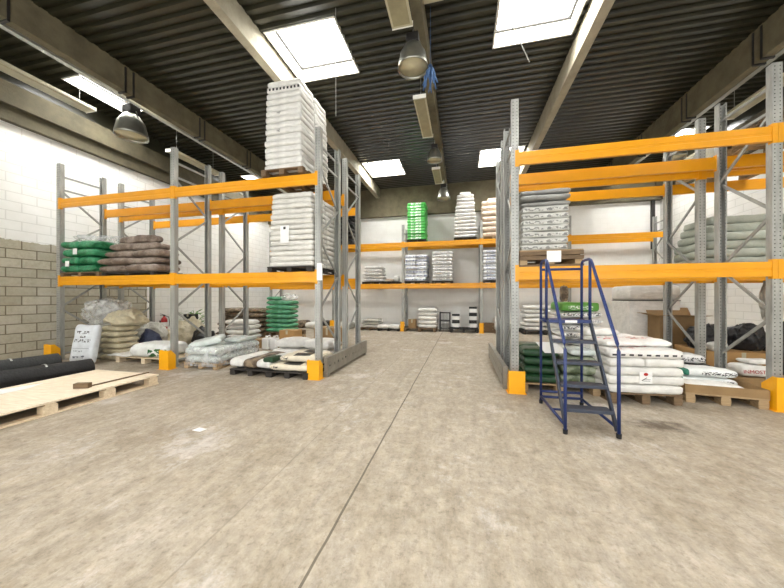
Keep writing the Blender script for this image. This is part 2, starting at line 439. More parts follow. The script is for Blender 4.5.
# ------------------------------------------------------------------ pallet racking
BH = .19
LOW, UP = 1.66, 3.38            # undersides of the two beam levels
D, PH = .9, 4.37                # frame depth, post height
def post_mesh():
    w, d, t = .052, .085, .006
    prof = [(-w, 0), (w, 0), (w, d), (w - .02, d), (w - .02, d - t), (w - t, d - t), (w - t, t), (-w + t, t), (-w + t, d - t), (-w + .02, d - t), (-w + .02, d), (-w, d)]
    return MB().prism(prof, 'z', .008, PH).mesh('post', 'galv_post')
def post_mesh_back():
    me = post_mesh(); me.transform(Matrix.Rotation(math.pi, 4, 'Z')); return me
POST_F, POST_R = post_mesh(), post_mesh_back()
FOOT = MB().box(-.08, .08, -.03, .12, 0, .008).mesh('foot_plate', 'galv_brace')
def brace_meshes(flip):
    a, b = .05, D - .05
    if flip: a, b = b, a
    seq = [((a, 4.10), (b, 4.10)), ((a, 3.80), (b, 3.80))]
    z = 3.78; side = 0
    while z > .5:
        ya, yb = (a, b) if side == 0 else (b, a)
        seq.append(((ya, z), (yb, z - .62))); z -= .66; side ^= 1
    seq.append(((a, .14), (b, .14)))
    out = []
    for i, ((y0, z0), (y1, z1)) in enumerate(seq):
        x = .012 if i % 2 else -.012
        out.append(MB().bar((x, y0, z0), (x, y1, z1), .022, .036).mesh('brace', 'galv_brace'))
    return out
BR, BRF = brace_meshes(False), brace_meshes(True)
_beam_cache = {}
def beam_meshes(L):
    if L not in _beam_cache:
        prof = [(0, 0), (.05, 0), (.05, BH - .045), (.03, BH - .045), (.03, BH - .001), (.028, BH), (.004, BH), (0, BH - .004), (0, BH * .58), (.006, BH * .55), (.006, BH * .42), (0, BH * .38)]
        b = MB().prism(prof, 'x', .056, L - .056).mesh('beam', 'orange_beam')
        c = MB().box(.002, .056, -.008, -.001, -.03, BH + .03).box(.050, .056, -.001, .05, -.03, BH + .03).mesh('beam_connector', 'orange_beam')
        c2 = c.copy(); c2.transform(Matrix.Scale(-1, 4, (1, 0, 0))); c2.transform(Matrix.Translation((L, 0, 0))); c2.flip_normals()
        _beam_cache[L] = (b, c, c2)
    return _beam_cache[L]
def rack(label, x0, n, L, yf, flip, levels=(LOW, UP), group=None):
    r = empty('pallet_rack', (x0, yf, 0))
    tag(r, label, 'pallet rack', group)
    for i in range(n + 1):
        f = empty('upright_frame', (i * L, 0, 0)); f.parent = r
        link('post', POST_F, f); link('post', POST_R, f, (0, D, 0))
        for m in (BRF if flip else BR): link('brace', m, f)
        link('foot_plate', FOOT, f); link('foot_plate', FOOT, f, (0, D - .09, 0))
    b, c, c2 = beam_meshes(L)
    for i in range(n):
        for z in levels:
            o = link('beam', b, r, (i * L, 0, z)); link('beam_connector', c, o); link('beam_connector', c2, o)
            o = link('beam', b, r, ((i + 1) * L, D, z), math.pi); link('beam_connector', c, o); link('beam_connector', c2, o)
    return r
LB = 3.14
rack('grey and orange pallet rack by the block wall, front row, holding green and brown sacks', -8.73, 2, LB, 4.80, False)
rack('grey and orange pallet rack row directly behind the front one by the block wall', -8.73, 2, LB, 6.02, True)
RB = 3.11
rack('grey and orange pallet rack right behind the blue steps, front row', .774, 2, RB, 4.80, False)
rack('grey and orange pallet rack row directly behind the rack holding the grey-white sacks', .774, 2, RB, 6.02, True)
BB = 3.10
rack('long pallet rack standing along the white rear wall with coloured sack stacks', -8.57, 5, BB, 12.14, False, (1.76, 3.46))

# yellow column guards
def guard(x, y, label, rz=0, w=.11, h=.37, fl=.16):
    p = [(-w, 0), (w, 0), (w, fl), (w - .008, fl), (w - .008, .008), (-w + .008, .008), (-w + .008, fl), (-w, fl)]
    b = MB()
    o = empty('post_guard', (x, y, 0), rz); tag(o, label, 'post guard', 'yellow guards at the feet of the rack posts')
    MB().box(-w, w, 0, .008, .006, h).build('front_plate', 'guard_yellow', o, bevel=.002)
    for sx in (-1, 1):
        MB().prism([(.008, .006), (fl, .006), (fl, h * .72), (.06, h), (.008, h)], 'x', sx * w - (.008 if sx > 0 else 0), sx * w + (.008 if sx < 0 else 0)).build('side_plate', 'guard_yellow', o, bevel=.002)
    MB().box(-w - .02, w + .02, -.01, fl + .02, 0, .006).build('base_plate', 'guard_yellow', o)
    return o
guard(-8.73, 4.62, 'yellow post guard beside the grey block wall')
guard(-8.73 + LB, 4.62, 'yellow post guard between the wrapped grey pallet and the green-printed sack')
guard(-8.73 + 2 * LB, 4.62, 'yellow post guard at the holed end barrier facing the aisle', h=.33)
guard(.774, 4.62, 'yellow post guard beside the dark green sacks and blue steps', h=.33)
guard(.774 + RB, 4.62, 'large yellow post guard beside the cardboard tray pallet', w=.15, h=.42, fl=.2)
for i in range(5):
    x = -8.57 + BB * i
    if i == 0: continue
    guard(x, 11.98, ['', 'small yellow guard by the rear wall, below the black bundle', 'small yellow guard by the rear wall, beside the five white sacks',
                     'small yellow guard by the rear wall, beside the wooden crate', 'small yellow guard by the rear wall, seen between the steps'][i], w=.08, h=.4)

# end barriers with a row of holes
def barrier(x, y0, y1, label, side):
    r = empty('end_barrier', (x, y0, 0)); tag(r, label, 'barrier')
    Ln = y1 - y0; n = 12; cell = Ln / n; zc, hz, rr = .2, .14, .028
    b = MB()
    for i in range(n):
        yc = (i + .5) * cell
        sq = []
        for k in range(16):
            a = 2 * math.pi * k / 16; cx, cz = math.cos(a), math.sin(a); mx = max(abs(cx), abs(cz))
            sq.append((cx / mx * cell / 2, cz / mx * hz))
        ci = [(rr * math.cos(2 * math.pi * k / 16), rr * math.sin(2 * math.pi * k / 16)) for k in range(16)]
        vs = []
        for xx in (-.004, .004):
            vs += [(xx, yc + p, zc + q) for p, q in sq] + [(xx, yc + p, zc + q) for p, q in ci]
        fs = []
        for k in range(16):
            j = (k + 1) % 16
            fs += [(k, j, 16 + j, 16 + k), (32 + k, 48 + k, 48 + j, 32 + j), (16 + k, 16 + j, 48 + j, 48 + k)]
        b.add(vs, fs)
    b.build('rail', 'galv_barrier', r)
    s = side
    f = MB(); a0, a1 = sorted((0, -s * .07))
    f.box(a0, a1, 0, Ln, .335, .345).box(a0, a1, 0, Ln, .055, .065)
    f.build('flange', 'galv_barrier', r)
    for y in (.02, Ln - .08):
        MB().box(min(-s * .08, -s * .006), max(-s * .08, -s * .006), y, y + .06, 0, .335).build('bracket', 'galv_barrier', r)
barrier(-2.27, 4.82, 7.0, 'grey steel end barrier with round holes on the aisle side of the white stacks', 1)
barrier(.60, 4.82, 7.25, 'grey steel end barrier on the aisle side of the green sack pallet', -1)

# ------------------------------------------------------------------ sacks
_sk = {}
def sack_mesh(L, Wd, H, mat, var, plump, nz=.012):
    key = (round(L, 2), round(Wd, 2), round(H, 3), mat, var, plump)
    if key in _sk: return _sk[key]
    n, m = 16, 12
    sg = lambda t: math.copysign(1 - (1 - abs(t)) ** 2.3, t)
    ua = [sg(-1 + 2 * i / n) for i in range(n + 1)]
    va = [sg(-1 + 2 * j / m) for j in range(m + 1)]
    p = 6.5 if plump else 15.0; q = .36 if plump else .17
    off = Vector((var * 7.3 + 1.7, L * 13.1, H * 91.0))
    vs, idx = [], {}
    for s in (1, 0):
        for i, a in enumerate(ua):
            for j, b in enumerate(va):
                edge = i in (0, n) or j in (0, m)
                if s == 0 and edge: idx[(s, i, j)] = idx[(1, i, j)]; continue
                t = ((1 - abs(a) ** p) ** q) * ((1 - abs(b) ** p) ** q)
                x = a * L / 2 * (1 - .035 * (1 - b * b) * (1 if plump else .5))
                y = b * Wd / 2 * (1 - .05 * (1 - a * a) * (1 if plump else .4))
                # round the corners a little
                cr = max(0, abs(a) - .82) * max(0, abs(b) - .82)
                x *= 1 - cr * 1.4; y *= 1 - cr * 1.4
                z0 = .46
                z = H * (z0 + (1 - z0) * t) if s else H * z0 * (1 - t)
                v = Vector((x, y, z))
                nn = noise.noise_vector(Vector((x * 5, y * 5, z * 9)) + off)
                n2 = noise.noise_vector(Vector((x * 14, y * 14, z * 14)) + off * 2)
                v += nn * nz + n2 * nz * .45
                if s:
                    dip = noise.noise(Vector((x * 3.2, y * 3.2, 0)) + off)
                    v.z -= H * (.10 if plump else .05) * max(0, dip) * t * 2
                v.z = min(max(v.z, 0), H)
                idx[(s, i, j)] = len(vs); vs.append(v)
    fs = []
    for i in range(n):
        for j in range(m):
            fs.append((idx[(1, i, j)], idx[(1, i + 1, j)], idx[(1, i + 1, j + 1)], idx[(1, i, j + 1)]))
            fs.append((idx[(0, i, j)], idx[(0, i, j + 1)], idx[(0, i + 1, j + 1)], idx[(0, i + 1, j)]))
    me = bpy.data.meshes.new('sack'); me.from_pydata([tuple(v) for v in vs], [], fs)
    me.materials.append(M[mat])
    for pl in me.polygons: pl.use_smooth = True
    _sk[key] = me
    return me
def sack(x, y, z, L, Wd, H, mat, label, group=None, rz=0, var=0, plump=True, tilt=(0, 0), name='sack', cat='sack', nz=.012):
    o = link(name, sack_mesh(L, Wd, H, mat, var, plump, nz), None, (x, y, z), rz)
    o.rotation_euler = (tilt[0], tilt[1], rz)
    return tag(o, label, cat, group)
ORD = 'bottom second third fourth fifth sixth seventh eighth ninth tenth eleventh twelfth thirteenth fourteenth fifteenth sixteenth'.split()
def tier(i, n):
    return 'bottom layer' if i == 0 else 'top layer' if i == n - 1 else ORD[i] + ' layer up'
def stack(x0, x1, y0, y1, z0, n, h, mat, desc, where, cols=1, rows=1, seed=0, jit=.012, plump=False, taper=0, special=None, brick=False):
    rnd = random.Random(seed * 31 + 7)
    g = desc.split(',')[0] + 's in the ' + where
    for i in range(n):
        k = i / max(1, n - 1)
        sh = taper * k * k
        xa, xb, ya, yb = x0 + sh, x1 - sh, y0 + sh * .6, y1 - sh * .6
        cc = cols
        if brick and i % 2: cc = max(1, cols - 1) if cols > 1 else 2
        for c in range(cc):
            for r in range(rows):
                L = (xb - xa) / cc - .006; Wd = (yb - ya) / rows - .006
                x = xa + (c + .5) * (xb - xa) / cc + rnd.uniform(-jit, jit) * .5
                y = ya + (r + .5) * (yb - ya) / rows + rnd.uniform(-jit, jit)
                mt = mat if isinstance(mat, str) else mat[rnd.randrange(len(mat))]
                if special and (i, c, r) in special: mt = special[(i, c, r)]
                pos = ''
                if cc == 2: pos += (', left half' if c == 0 else ', right half')
                if cc == 3: pos += (', left third', ', middle', ', right third')[c]
                if rows > 1: pos += ' at front' if r == 0 else ' at back'
                sack(x, y, z0 + i * h, L, Wd, h - .001, mt, '%s, %s%s, %s' % (desc, tier(i, n), pos, where), g,
                     rz=rnd.uniform(-.02, .02) * jit / .012 + (math.pi if rnd.random() < .4 and not special and mt in ('white_sack', 'wrapped_sack', 'brown_sack', 'green_sack') else 0),
                     var=rnd.randrange(4), plump=plump)

# ------------------------------------------------------------------ pallets
_pl = {}
def pallet(x, y, z, Wd, Dp, H, mat, label, rz=0, boards=6, group='pallets under the stock'):
    key = (Wd, Dp, H, mat, boards)
    if key not in _pl:
        bw = Wd  # boards run along x
        bd = .095; parts = []
        gap = (Dp - boards * bd) / (boards - 1)
        t = .02
        bm = MB().box(-Wd / 2, Wd / 2, -bd / 2, bd / 2, 0, t).mesh('deck_board', mat, bevel=.002)
        for i in range(boards): parts.append(('deck_board', bm, (0, -Dp / 2 + bd / 2 + i * (bd + gap), H - t)))
        st = MB().box(-.045, .045, -Dp / 2, Dp / 2, 0, t).mesh('stringer_board', mat, bevel=.002)
        bs = MB().box(-.045, .045, -Dp / 2, Dp / 2, 0, t * .9).mesh('bottom_board', mat, bevel=.002)
        bl = MB().box(-.05, .05, -.07, .07, 0, H - 2 * t - t * .9).mesh('block', mat, bevel=.004)
        for sx in (-1, 0, 1):
            px = sx * (Wd / 2 - .055)
            parts.append(('stringer_board', st, (px, 0, H - 2 * t))); parts.append(('bottom_board', bs, (px, 0, 0)))
            for sy in (-1, 0, 1): parts.append(('block', bl, (px, sy * (Dp / 2 - .07), t * .9)))
        _pl[key] = parts
    r = empty('pallet', (x, y, z), rz); tag(r, label, 'pallet', group)
    for nm, me, lc in _pl[key]: link(nm, me, r, lc)
    return r

ZL, ZU = LOW + BH, UP + BH      # beam tops of the two double racks
ZBL, ZBU = 1.76 + BH, 3.46 + BH # beam tops of the rear rack

# ---- left rack, tall white stacks at the aisle
pallet(-3.11, 5.30, ZU, .84, 1.16, .11, 'wood_dark', 'brown pallet on the top beams under the roof-high white stack')
stack(-3.50, -2.74, 4.76, 5.88, ZU + .11, 15, .108, 'white_sack', 'white sack', 'roof-high stack on the top beams', rows=2, seed=1, taper=.04, brick=False,
      special={(13, 0, 0): 'white_sack_dash', (9, 0, 0): 'white_sack_spot', (6, 0, 0): 'white_sack_spot'})
pallet(-2.96, 5.30, ZL, .88, 1.16, .09, 'wood_black', 'dark pallet on the lower beams under the stack with a paper sheet')
stack(-3.39, -2.51, 4.74, 5.9, ZL + .09, 14, .094, 'wrapped_sack', 'white sack', 'stack carrying a paper sheet', rows=2, seed=2, taper=.04)
sack(-2.98, 5.2, ZL + .09 + 14 * .094, .5, .5, .08, 'white_sack', 'small loose white sack lying on the stack carrying a paper sheet', var=1)
o = MB().box(-.085, .085, -.004, 0, 0, .3).build('paper_sheet', 'paper', None, loc=(-3.05, 4.731, 2.36)); tag(o, 'white paper sheet taped to the front of the stack on the lower beams', 'paper')
MB().box(-.025, .02, -.006, -.0045, .235, .28).build('printed_mark', 'black_plastic', o)
# film between the sacks and the post guard label
o = MB().box(-.05, .05, -.003, 0, 0, .3).build('paper_label', 'paper', None, loc=(-2.41, 4.789, 1.69)); tag(o, 'white paper label on the rack post by the aisle, under the white stack', 'paper')

# ---- left rack, green and brown sacks on the lower beams
pallet(-8.06, 5.28, ZL, 1.15, 1.0, .09, 'wood_dark', 'brown pallet on the lower beams under the green sacks')
stack(-8.66, -7.66, 4.80, 5.70, ZL + .09, 4, .175, 'green_sack', 'green sack', 'pile by the block wall', rows=2, seed=3, plump=True, jit=.03, cols=2)
o = MB().box(-.06, .06, -.003, 0, 0, .13).build('paper_label', 'paper', None, loc=(-8.22, 4.80, 2.33)); tag(o, 'white paper label on the upper green sacks by the block wall', 'paper')
o = MB().box(-.06, .06, -.003, 0, 0, .12).build('paper_label', 'paper', None, loc=(-8.45, 4.80, 2.07)); tag(o, 'white paper label on the lowest green sacks by the block wall', 'paper')
pallet(-6.72, 5.28, ZL, 1.4, 1.0, .07, 'wood_black', 'dark pallet on the lower beams under the brown wrapped sacks')
stack(-7.63, -5.92, 4.79, 5.34, ZL + .07, 5, .16, 'brown_sack', 'brown film-wrapped sack', 'domed pile on the lower beams', cols=2, rows=1, seed=4, plump=True, jit=.07, taper=.3, brick=True)

# ---- right rack, stack on wooden crate above the steps
pc = empty('crate_pallet', (1.27, 5.25, ZL)); tag(pc, 'wooden crate pallet wrapped in film under the grey-white sack stack', 'crate')
for k, (z0, z1) in enumerate(((.0, .03), (.10, .155), (.165, .225))):
    MB().box(-.43, .43, -.45, -.43, z0, z1).build('side_board', 'wood_dark', pc)
    MB().box(-.43, .43, .43, .45, z0, z1).build('side_board', 'wood_dark', pc)
MB().box(-.43, .43, -.43, .43, .225, .245).build('top_board', 'wood', pc)
for sx in (-.37, 0, .37):
    MB().box(sx - .05, sx + .05, -.43, .43, .0, .1).build('runner', 'wood', pc)
    MB().box(sx - .02, sx + .02, -.428, .428, .1, .225).build('rib', 'wood_dark', pc)
MB().box(-.06, .13, -.457, -.4515, .06, .225).build('paper_label', 'paper', pc)
stack(.87, 1.53, 4.83, 5.7, ZL + .246, 7, .094, 'shade_striped_sack', 'grey-white sack', 'stack above the blue steps', rows=2, seed=5, jit=.02)
stack(.85, 1.56, 4.82, 5.7, ZL + .246 + 7 * .094, 3, .09, 'silver_sack', 'silvery dark sack', 'crumpled top of the stack above the steps', seed=6, jit=.03, plump=True)

# ---- right rack, grey-green wrapped sacks on lower beams of the far bay, pallets overhead
pallet(5.0, 6.48, ZL, 2.0, .95, .07, 'wood', 'pale pallet on the lower beams under the grey-green sacks')
stack(3.95, 6.2, 6.06, 6.92, ZL + .07, 6, .142, 'greygreen_sack', 'grey-green sack', 'wide pile beside the white block wall', cols=2, seed=7, jit=.03, plump=False, taper=.14, brick=False)
pallet(4.55, 5.28, ZU, 1.1, 1.0, .12, 'wood', 'brown pallet on the top beams near the white block wall', boards=7)
pallet(4.52, 5.28, ZU + .121, 1.1, 1.0, .12, 'wood_dark', 'darker pallet stacked on another on the top beams', boards=7)
pallet(4.6, 6.48, ZU, 1.1, .95, .12, 'wood', 'brown pallet on the rear top beams near the white block wall', boards=7)

# ---- rear rack, upper level
def rear(x0, x1, z, n, h, mat, desc, where, seed, cols=1, pal='wood_black', plump=False, taper=0, special=None, jit=.02, plab=None):
    pallet((x0 + x1) / 2, 12.62, z, round(x1 - x0 + .02, 2), .95, .1, pal, plab or 'pallet on the rear rack under the ' + where, boards=5)
    stack(x0, x1, 12.16, 13.06, z + .1, n, h, mat, desc, where, cols=cols, seed=seed, plump=plump, taper=taper, special=special, jit=jit)
rear(-2.21, -1.44, ZBU, 13, .117, 'lime_sack', 'bright green and white sack', 'tall stack on the rear rack', 11)
rear(-.31, .56, ZBU, 12, .145, 'pale_sack', 'white sack', 'tallest stack on the rear rack', 12, plump=True, taper=.1)
sack(.13, 12.6, ZBU + .1 + 12 * .145, .45, .5, .14, 'white_sack', 'rounded white sack crowning the tallest stack on the rear rack', var=2)
rear(.74, 1.62, ZBU, 7, .205, 'cream_sack', 'cream sack', 'stack beside the tallest one on the rear rack', 13, pal='wood', plump=True)
sack(1.22, 12.6, ZBU + .1 + 7 * .205, .5, .5, .13, 'cream_sack', 'small cream sack on top of the cream stack', var=2)
rear(-5.28, -4.62, ZBU, 9, .17, 'black_sack', 'black sack', 'dark stack on the rear top beams', 14, plump=True, jit=.05, taper=.06)
# ---- rear rack, lower level
rear(-4.14, -3.26, ZBL, 5, .135, 'pale_sack', 'white sack', 'short stack on the lower rear beams', 15, plump=True, taper=.05)
rear(-2.30, -1.38, ZBL, 7, .155, 'blueprint_sack', 'blue-printed white sack', 'two-column stack on the lower rear beams', 16, cols=2, jit=.04)
rear(-1.18, -.36, ZBL, 9, .132, 'printed_sack', 'black-printed white sack', 'stack on the lower rear beams', 17)
rear(.78, 1.62, ZBL, 9, .13, 'blueprint_sack', 'blue-printed white sack', 'stack below the cream sacks', 18)
pallet(-2.86, 12.62, ZBL, .6, .95, .1, 'wood_black', 'small dark pallet on the lower rear beams with a red and white packet', boards=4)
sack(-2.98, 12.4, ZBL + .1, .34, .45, .12, 'cream_sack', 'flat pinkish packet on the lower rear beams', cat='packet', name='packet')
sack(-2.68, 12.4, ZBL + .1, .2, .35, .26, 'white_sack', 'upright white packet on the lower rear beams', cat='packet', name='packet')
sack(2.62, 12.6, ZBL, .35, .5, .3, 'white_sack', 'lone white packet on the lower rear beams behind the steps', cat='packet', name='packet')
o = link('hanging_bundle', sack_mesh(.24, .22, .62, 'darkbrown_sack', 1, True), None, (3.58, 11.95, 1.24)); tag(o, 'dark bundle hanging below the lower rear beam behind the steps', 'bundle')
MB().tube([(0, 0, .58), (0, .12, .5), (0, .21, .5)], .012).build('strap', 'black_plastic', o)

# ---- rear rack, floor level
pallet(-3.78, 12.5, 0, .9, .9, .1, 'wood_dark', 'dark pallet on the floor by the rear wall under a low sack pile', boards=5)
stack(-4.2, -3.36, 12.1, 12.9, .1, 3, .125, 'grey_film', 'greyish sack', 'low pile by the rear wall', seed=20, plump=True, jit=.04, taper=.06)
pallet(-2.96, 12.45, 0, .95, .9, .09, 'wood_black', 'black pallet by the rear wall under two flat white sacks', boards=5)
for dx in (-.24, .24):
    sack(-2.96 + dx, 12.3, .09, .46, .7, .17, 'white_sack', 'flat white sack on a black pallet by the rear wall, %s one' % ('aisle-side' if dx > 0 else 'wall-side'), 'flat white sacks by the rear wall')
pallet(-1.66, 12.45, 0, 1.3, .95, .14, 'wood_dark', 'brown pallet by the rear wall under the five white sacks', boards=5)
stack(-1.74, -.98, 12.1, 12.9, .14, 5, .165, 'white_sack', 'white sack', 'five-sack stack on the floor by the rear wall', seed=21, plump=True)
def carton(x, y, z, w, d, h, label, mat='cardboard', rz=0, open_=False, name='cardboard_box'):
    r = empty(name, (x, y, z), rz); tag(r, label, 'box')
    t = .008
    b = MB().box(-w / 2, w / 2, -d / 2, -d / 2 + t, 0, h).box(-w / 2, w / 2, d / 2 - t, d / 2, 0, h).box(-w / 2, -w / 2 + t, -d / 2 + t, d / 2 - t, 0, h).box(w / 2 - t, w / 2, -d / 2 + t, d / 2 - t, 0, h).box(-w / 2 + t, w / 2 - t, -d / 2 + t, d / 2 - t, 0, t)
    b.build('box_body', mat, r)
    if open_:
        for sy, a in ((-1, .5), (1, 1.0)):
            y0 = sy * d / 2; L = d * .45
            MB().bar((0, y0, h), (0, y0 + sy * L * math.cos(a), h + L * math.sin(a) * (1 if sy > 0 else .25)), w, .006).build('flap', mat, r)
        MB().bar((-w / 2, 0, h), (-w / 2 - .2, 0, h + .05), d, .006).build('flap', mat, r)
    else:
        for sy in (-1, 1):
            y0, y1 = sorted((sy * .003, sy * d / 2)); MB().box(-w / 2, w / 2, y0, y1, h, h + .006).build('flap', mat, r)
        MB().box(-w / 2, w / 2, -.03, .03, h + .006, h + .008).box(-.03, .03, -d / 2 - .002, -d / 2, h * .6, h + .007).build('tape', 'fitting_cream', r)
    return r
carton(-2.0, 12.3, .14, .3, .3, .34, 'small pinkish carton beside the five white sacks', 'cardboard_dull')
# grey cage of tins
r = empty('wire_cage', (-.68, 12.55, 0)); tag(r, 'small dark wire cage holding a white tub by the rear wall', 'cage')
for sx in (-1, 1):
    for sy in (-1, 1): MB().box(sx * .2 - .015, sx * .2 + .015, sy * .2 - .015, sy * .2 + .015, 0, .78).build('corner_post', 'black_metal', r)
for z in (.1, .42, .74): 
    MB().box(-.2, .2, -.215, -.2, z, z + .025).box(-.2, .2, .2, .215, z, z + .025).box(-.215, -.2, -.2, .2, z, z + .025).box(.2, .215, -.2, .2, z, z + .025).build('rail', 'black_metal', r)
for k in range(7):
    x = -.17 + k * .057; MB().box(x, x + .008, -.21, -.203, .1, .74).build('wire', 'black_metal', r)
MB().box(-.2, .2, -.2, .2, .08, .1).build('shelf', 'galv_brace', r)
o = MB().lathe([(0, 0), (.13, 0), (.15, .22), (.155, .22), (.155, .25), (0, .25)], 20).build('tub', 'paper', None, True, loc=(-.68, 12.55, .101)); tag(o, 'white tub standing in the dark wire cage', 'tub')
pallet(.08, 12.5, 0, 1.1, .9, .14, 'wood_black', 'black pallet by the rear wall under the stacked tubs', boards=6)
def bucket(x, y, z, label):
    r = empty('storage_tub', (x, y, z)); tag(r, label, 'tub', 'black-lidded white tubs by the rear wall')
    MB().box(-.14, .14, -.14, .14, .06, .22).build('tub_body', 'paper', r, bevel=.02)
    MB().box(-.15, .15, -.15, .15, .22, .29).build('lid', 'black_plastic', r, bevel=.012)
    MB().box(-.145, .145, -.145, .145, 0, .06).build('tub_base', 'black_plastic', r, bevel=.01)
for x, n, nm in ((-.24, 2, 'shorter'), (.42, 3, 'taller')):
    for k in range(n): bucket(x, 12.3, .14 + k * .29, 'white tub with black lid, %s of the %s tub stack' % (['bottom', 'second', 'top'][k] if n == 3 else ['bottom', 'top'][k], nm))
r = empty('wooden_crate', (1.0, 12.35, 0)); tag(r, 'open brown wooden crate by a yellow guard at the rear wall', 'crate')
for z in (.02, .15, .28): MB().box(-.2, .2, -.2, -.18, z, z + .1).box(-.2, .2, .18, .2, z, z + .1).box(-.2, -.18, -.18, .18, z, z + .1).box(.18, .2, -.18, .18, z, z + .1).build('slat_band', 'wood_dark', r)
for sx in (-1, 1): MB().box(sx * .16 - .02, sx * .16 + .02, -.18, -.16, 0, .4).build('corner_batten', 'wood', r)
pallet(1.45, 12.5, 0, .5, .9, .1, 'wood_dark', 'narrow dark pallet beside the wooden crate', boards=5)
sack(1.45, 12.35, .1, .48, .7, .55, 'white_sack', 'plump white sack beside the wooden crate at the rear wall')
pallet(3.0, 12.5, 0, 1.55, .95, .14, 'wood_black', 'black pallet behind the steps under the white sack heap', boards=5)
stack(2.26, 3.74, 12.1, 12.95, .14, 6, .16, 'white_sack', 'white sack', 'broad heap behind the steps by the rear wall', cols=2, seed=23, plump=True, jit=.05, taper=.06)
for k, (x, mt, ds) in enumerate(((-7.9, 'grey_film', 'greyish'), (-7.2, 'darkbrown_sack', 'brown'), (-6.5, 'white_sack', 'white'), (-5.85, 'black_sack', 'black'), (-5.0, 'grey_film', 'pale grey'))):
    sack(x, 12.5, 0, .62, .8, .3 + .04 * (k % 2), mt, '%s sack lying on the floor by the rear wall under the rack' % ds, var=k % 4)

# ---- left rack, floor level
pallet(-6.5, 5.4, 0, 1.5, .95, .13, 'wood_pale', 'pale pallet on the floor under the sack with green print', boards=6)
sack(-6.38, 5.2, .131, .9, .6, .3, 'greenprint_sack', 'white sack with green printing on the pale pallet', rz=.12)
o = link('plastic_sheet', None and 0 or sack_mesh(.62, .5, .05, 'white_sack', 3, True), None, (-7.15, 5.12, .131)); tag(o, 'flat white plastic sheet on the pale pallet beside the green-printed sack', 'sheet')
sack(-7.66, 4.74, .41, .56, .82, .18, 'text_sack', 'upright white sack with lines of dark text leaning before the plastic pile', tilt=(math.radians(81), .0), rz=.08, plump=True, nz=.008)
stack(-7.86, -7.32, 5.02, 5.5, 0, 6, .128, 'bale_film', 'cream sack', 'pile behind the upright text sack', seed=25, plump=True, jit=.03)
stack(-8.55, -7.92, 5.05, 5.75, 0, 5, .15, 'grey_film', 'greyish plastic-wrapped sack', 'pile behind the upright text sack', seed=26, plump=True, jit=.06, taper=.05)
def crumple(x, y, z, sx, sy, sz, mat, label, seed, name='plastic_film', cat='plastic film', sub=4, amp=.35):
    bm = bmesh.new(); bmesh.ops.create_icosphere(bm, subdivisions=sub, radius=1)
    off = Vector((seed * 3.7, seed * 1.3, seed))
    for v in bm.verts:
        p = v.co.copy()
        d = 1 + amp * (noise.noise(p * 1.4 + off)) + amp * .55 * (.5 - abs(noise.noise(p * 3.2 + off * 2)) * 2) + amp * .25 * (.4 - abs(noise.noise(p * 7 + off)) * 2)
        q = p * d
        v.co = (q.x * sx, q.y * sy, max(0, (q.z + .72) / 1.55) * sz)
    me = bpy.data.meshes.new(name); bm.to_mesh(me); bm.free(); me.materials.append(M[mat])
    for pl in me.polygons: pl.use_smooth = True
    return tag(link(name, me, None, (x, y, z)), label, cat)
crumple(-8.1, 5.2, ZL + .09 + 4 * .175, .5, .36, .14, 'thin_film', 'loose clear film lying over the green sacks by the block wall', 14)
crumple(-8.12, 5.4, .752, .46, .42, .56, 'clear_film', 'big crumpled clear film on top of the pile beside the block wall', 1)
crumple(-7.38, 5.28, .769, .36, .32, .30, 'bale_film', 'crumpled cream plastic slumping over the cream sacks', 2)
crumple(-8.15, 6.42, 0, .36, .3, .62, 'grey_film', 'heap of loose pale plastic behind the pale pallet', 3)
crumple(-8.78, 7.32, 0, .26, .26, .36, 'bale_film', 'small yellowish plastic heap on the floor below the fire extinguisher', 8)
crumple(-7.05, 5.66, .131, .2, .14, .18, 'navy_sack', 'slate blue bag crumpled behind the green-printed sack', 4, 'bag', 'bag')
crumple(-7.52, 5.85, .0, .26, .22, .5, 'navy_sack', 'larger slate blue bag slumped under the rack beside the plastic heap', 5, 'bag', 'bag')
crumple(-7.15, 7.08, 0, .27, .24, .46, 'black_sack', 'black bag on the floor behind the wrapped pallet', 6, 'bag', 'bag')
crumple(-7.85, 7.3, 0, .4, .36, .74, 'bale_film', 'beige plastic heap behind the black bag', 7)
crumple(-5.95, 6.4, 0, .22, .3, .4, 'black_sack', 'smaller black bag beside the white sack pile', 9, 'bag', 'bag')
carton(-7.82, 7.3, .73, .3, .22, .16, 'small black carton on top of the beige plastic heap', 'black_plastic')
# leafy plant
pr = empty('potted_plant', (-8.42, 8.0, 0)); tag(pr, 'leafy green plant behind the beige plastic heap', 'plant')
MB().lathe([(0, 0), (.14, 0), (.18, .3), (.16, .3), (.15, .27), (0, .27)], 20).build('pot', 'black_plastic', pr, True)
rnd = random.Random(5); lf = MB(); st = MB()
for k in range(70):
    a = rnd.uniform(0, 6.28); rr = rnd.uniform(.05, .36); zz = rnd.uniform(.45, .95)
    p = Vector((rr * math.cos(a), rr * math.sin(a), zz)); d = Vector((math.cos(a), math.sin(a), rnd.uniform(-.5, .6))).normalized()
    s = d.cross(Vector((0, 0, 1))).normalized() * .04; up = s.cross(d).normalized() * .008
    lf.add([p, p + d * .08 + s, p + d * .18, p + d * .08 - s, p + d * .08 + up], [(0, 1, 4), (1, 2, 4), (2, 3, 4), (3, 0, 4), (0, 3, 2, 1)])
    if k % 6 == 0: st.tube([(0, 0, .25), (p.x * .4, p.y * .4, zz * .7), p], .008, 5)
lf.build('leaves', 'leaf_green', pr); st.build('stem', 'leaf_green', pr)
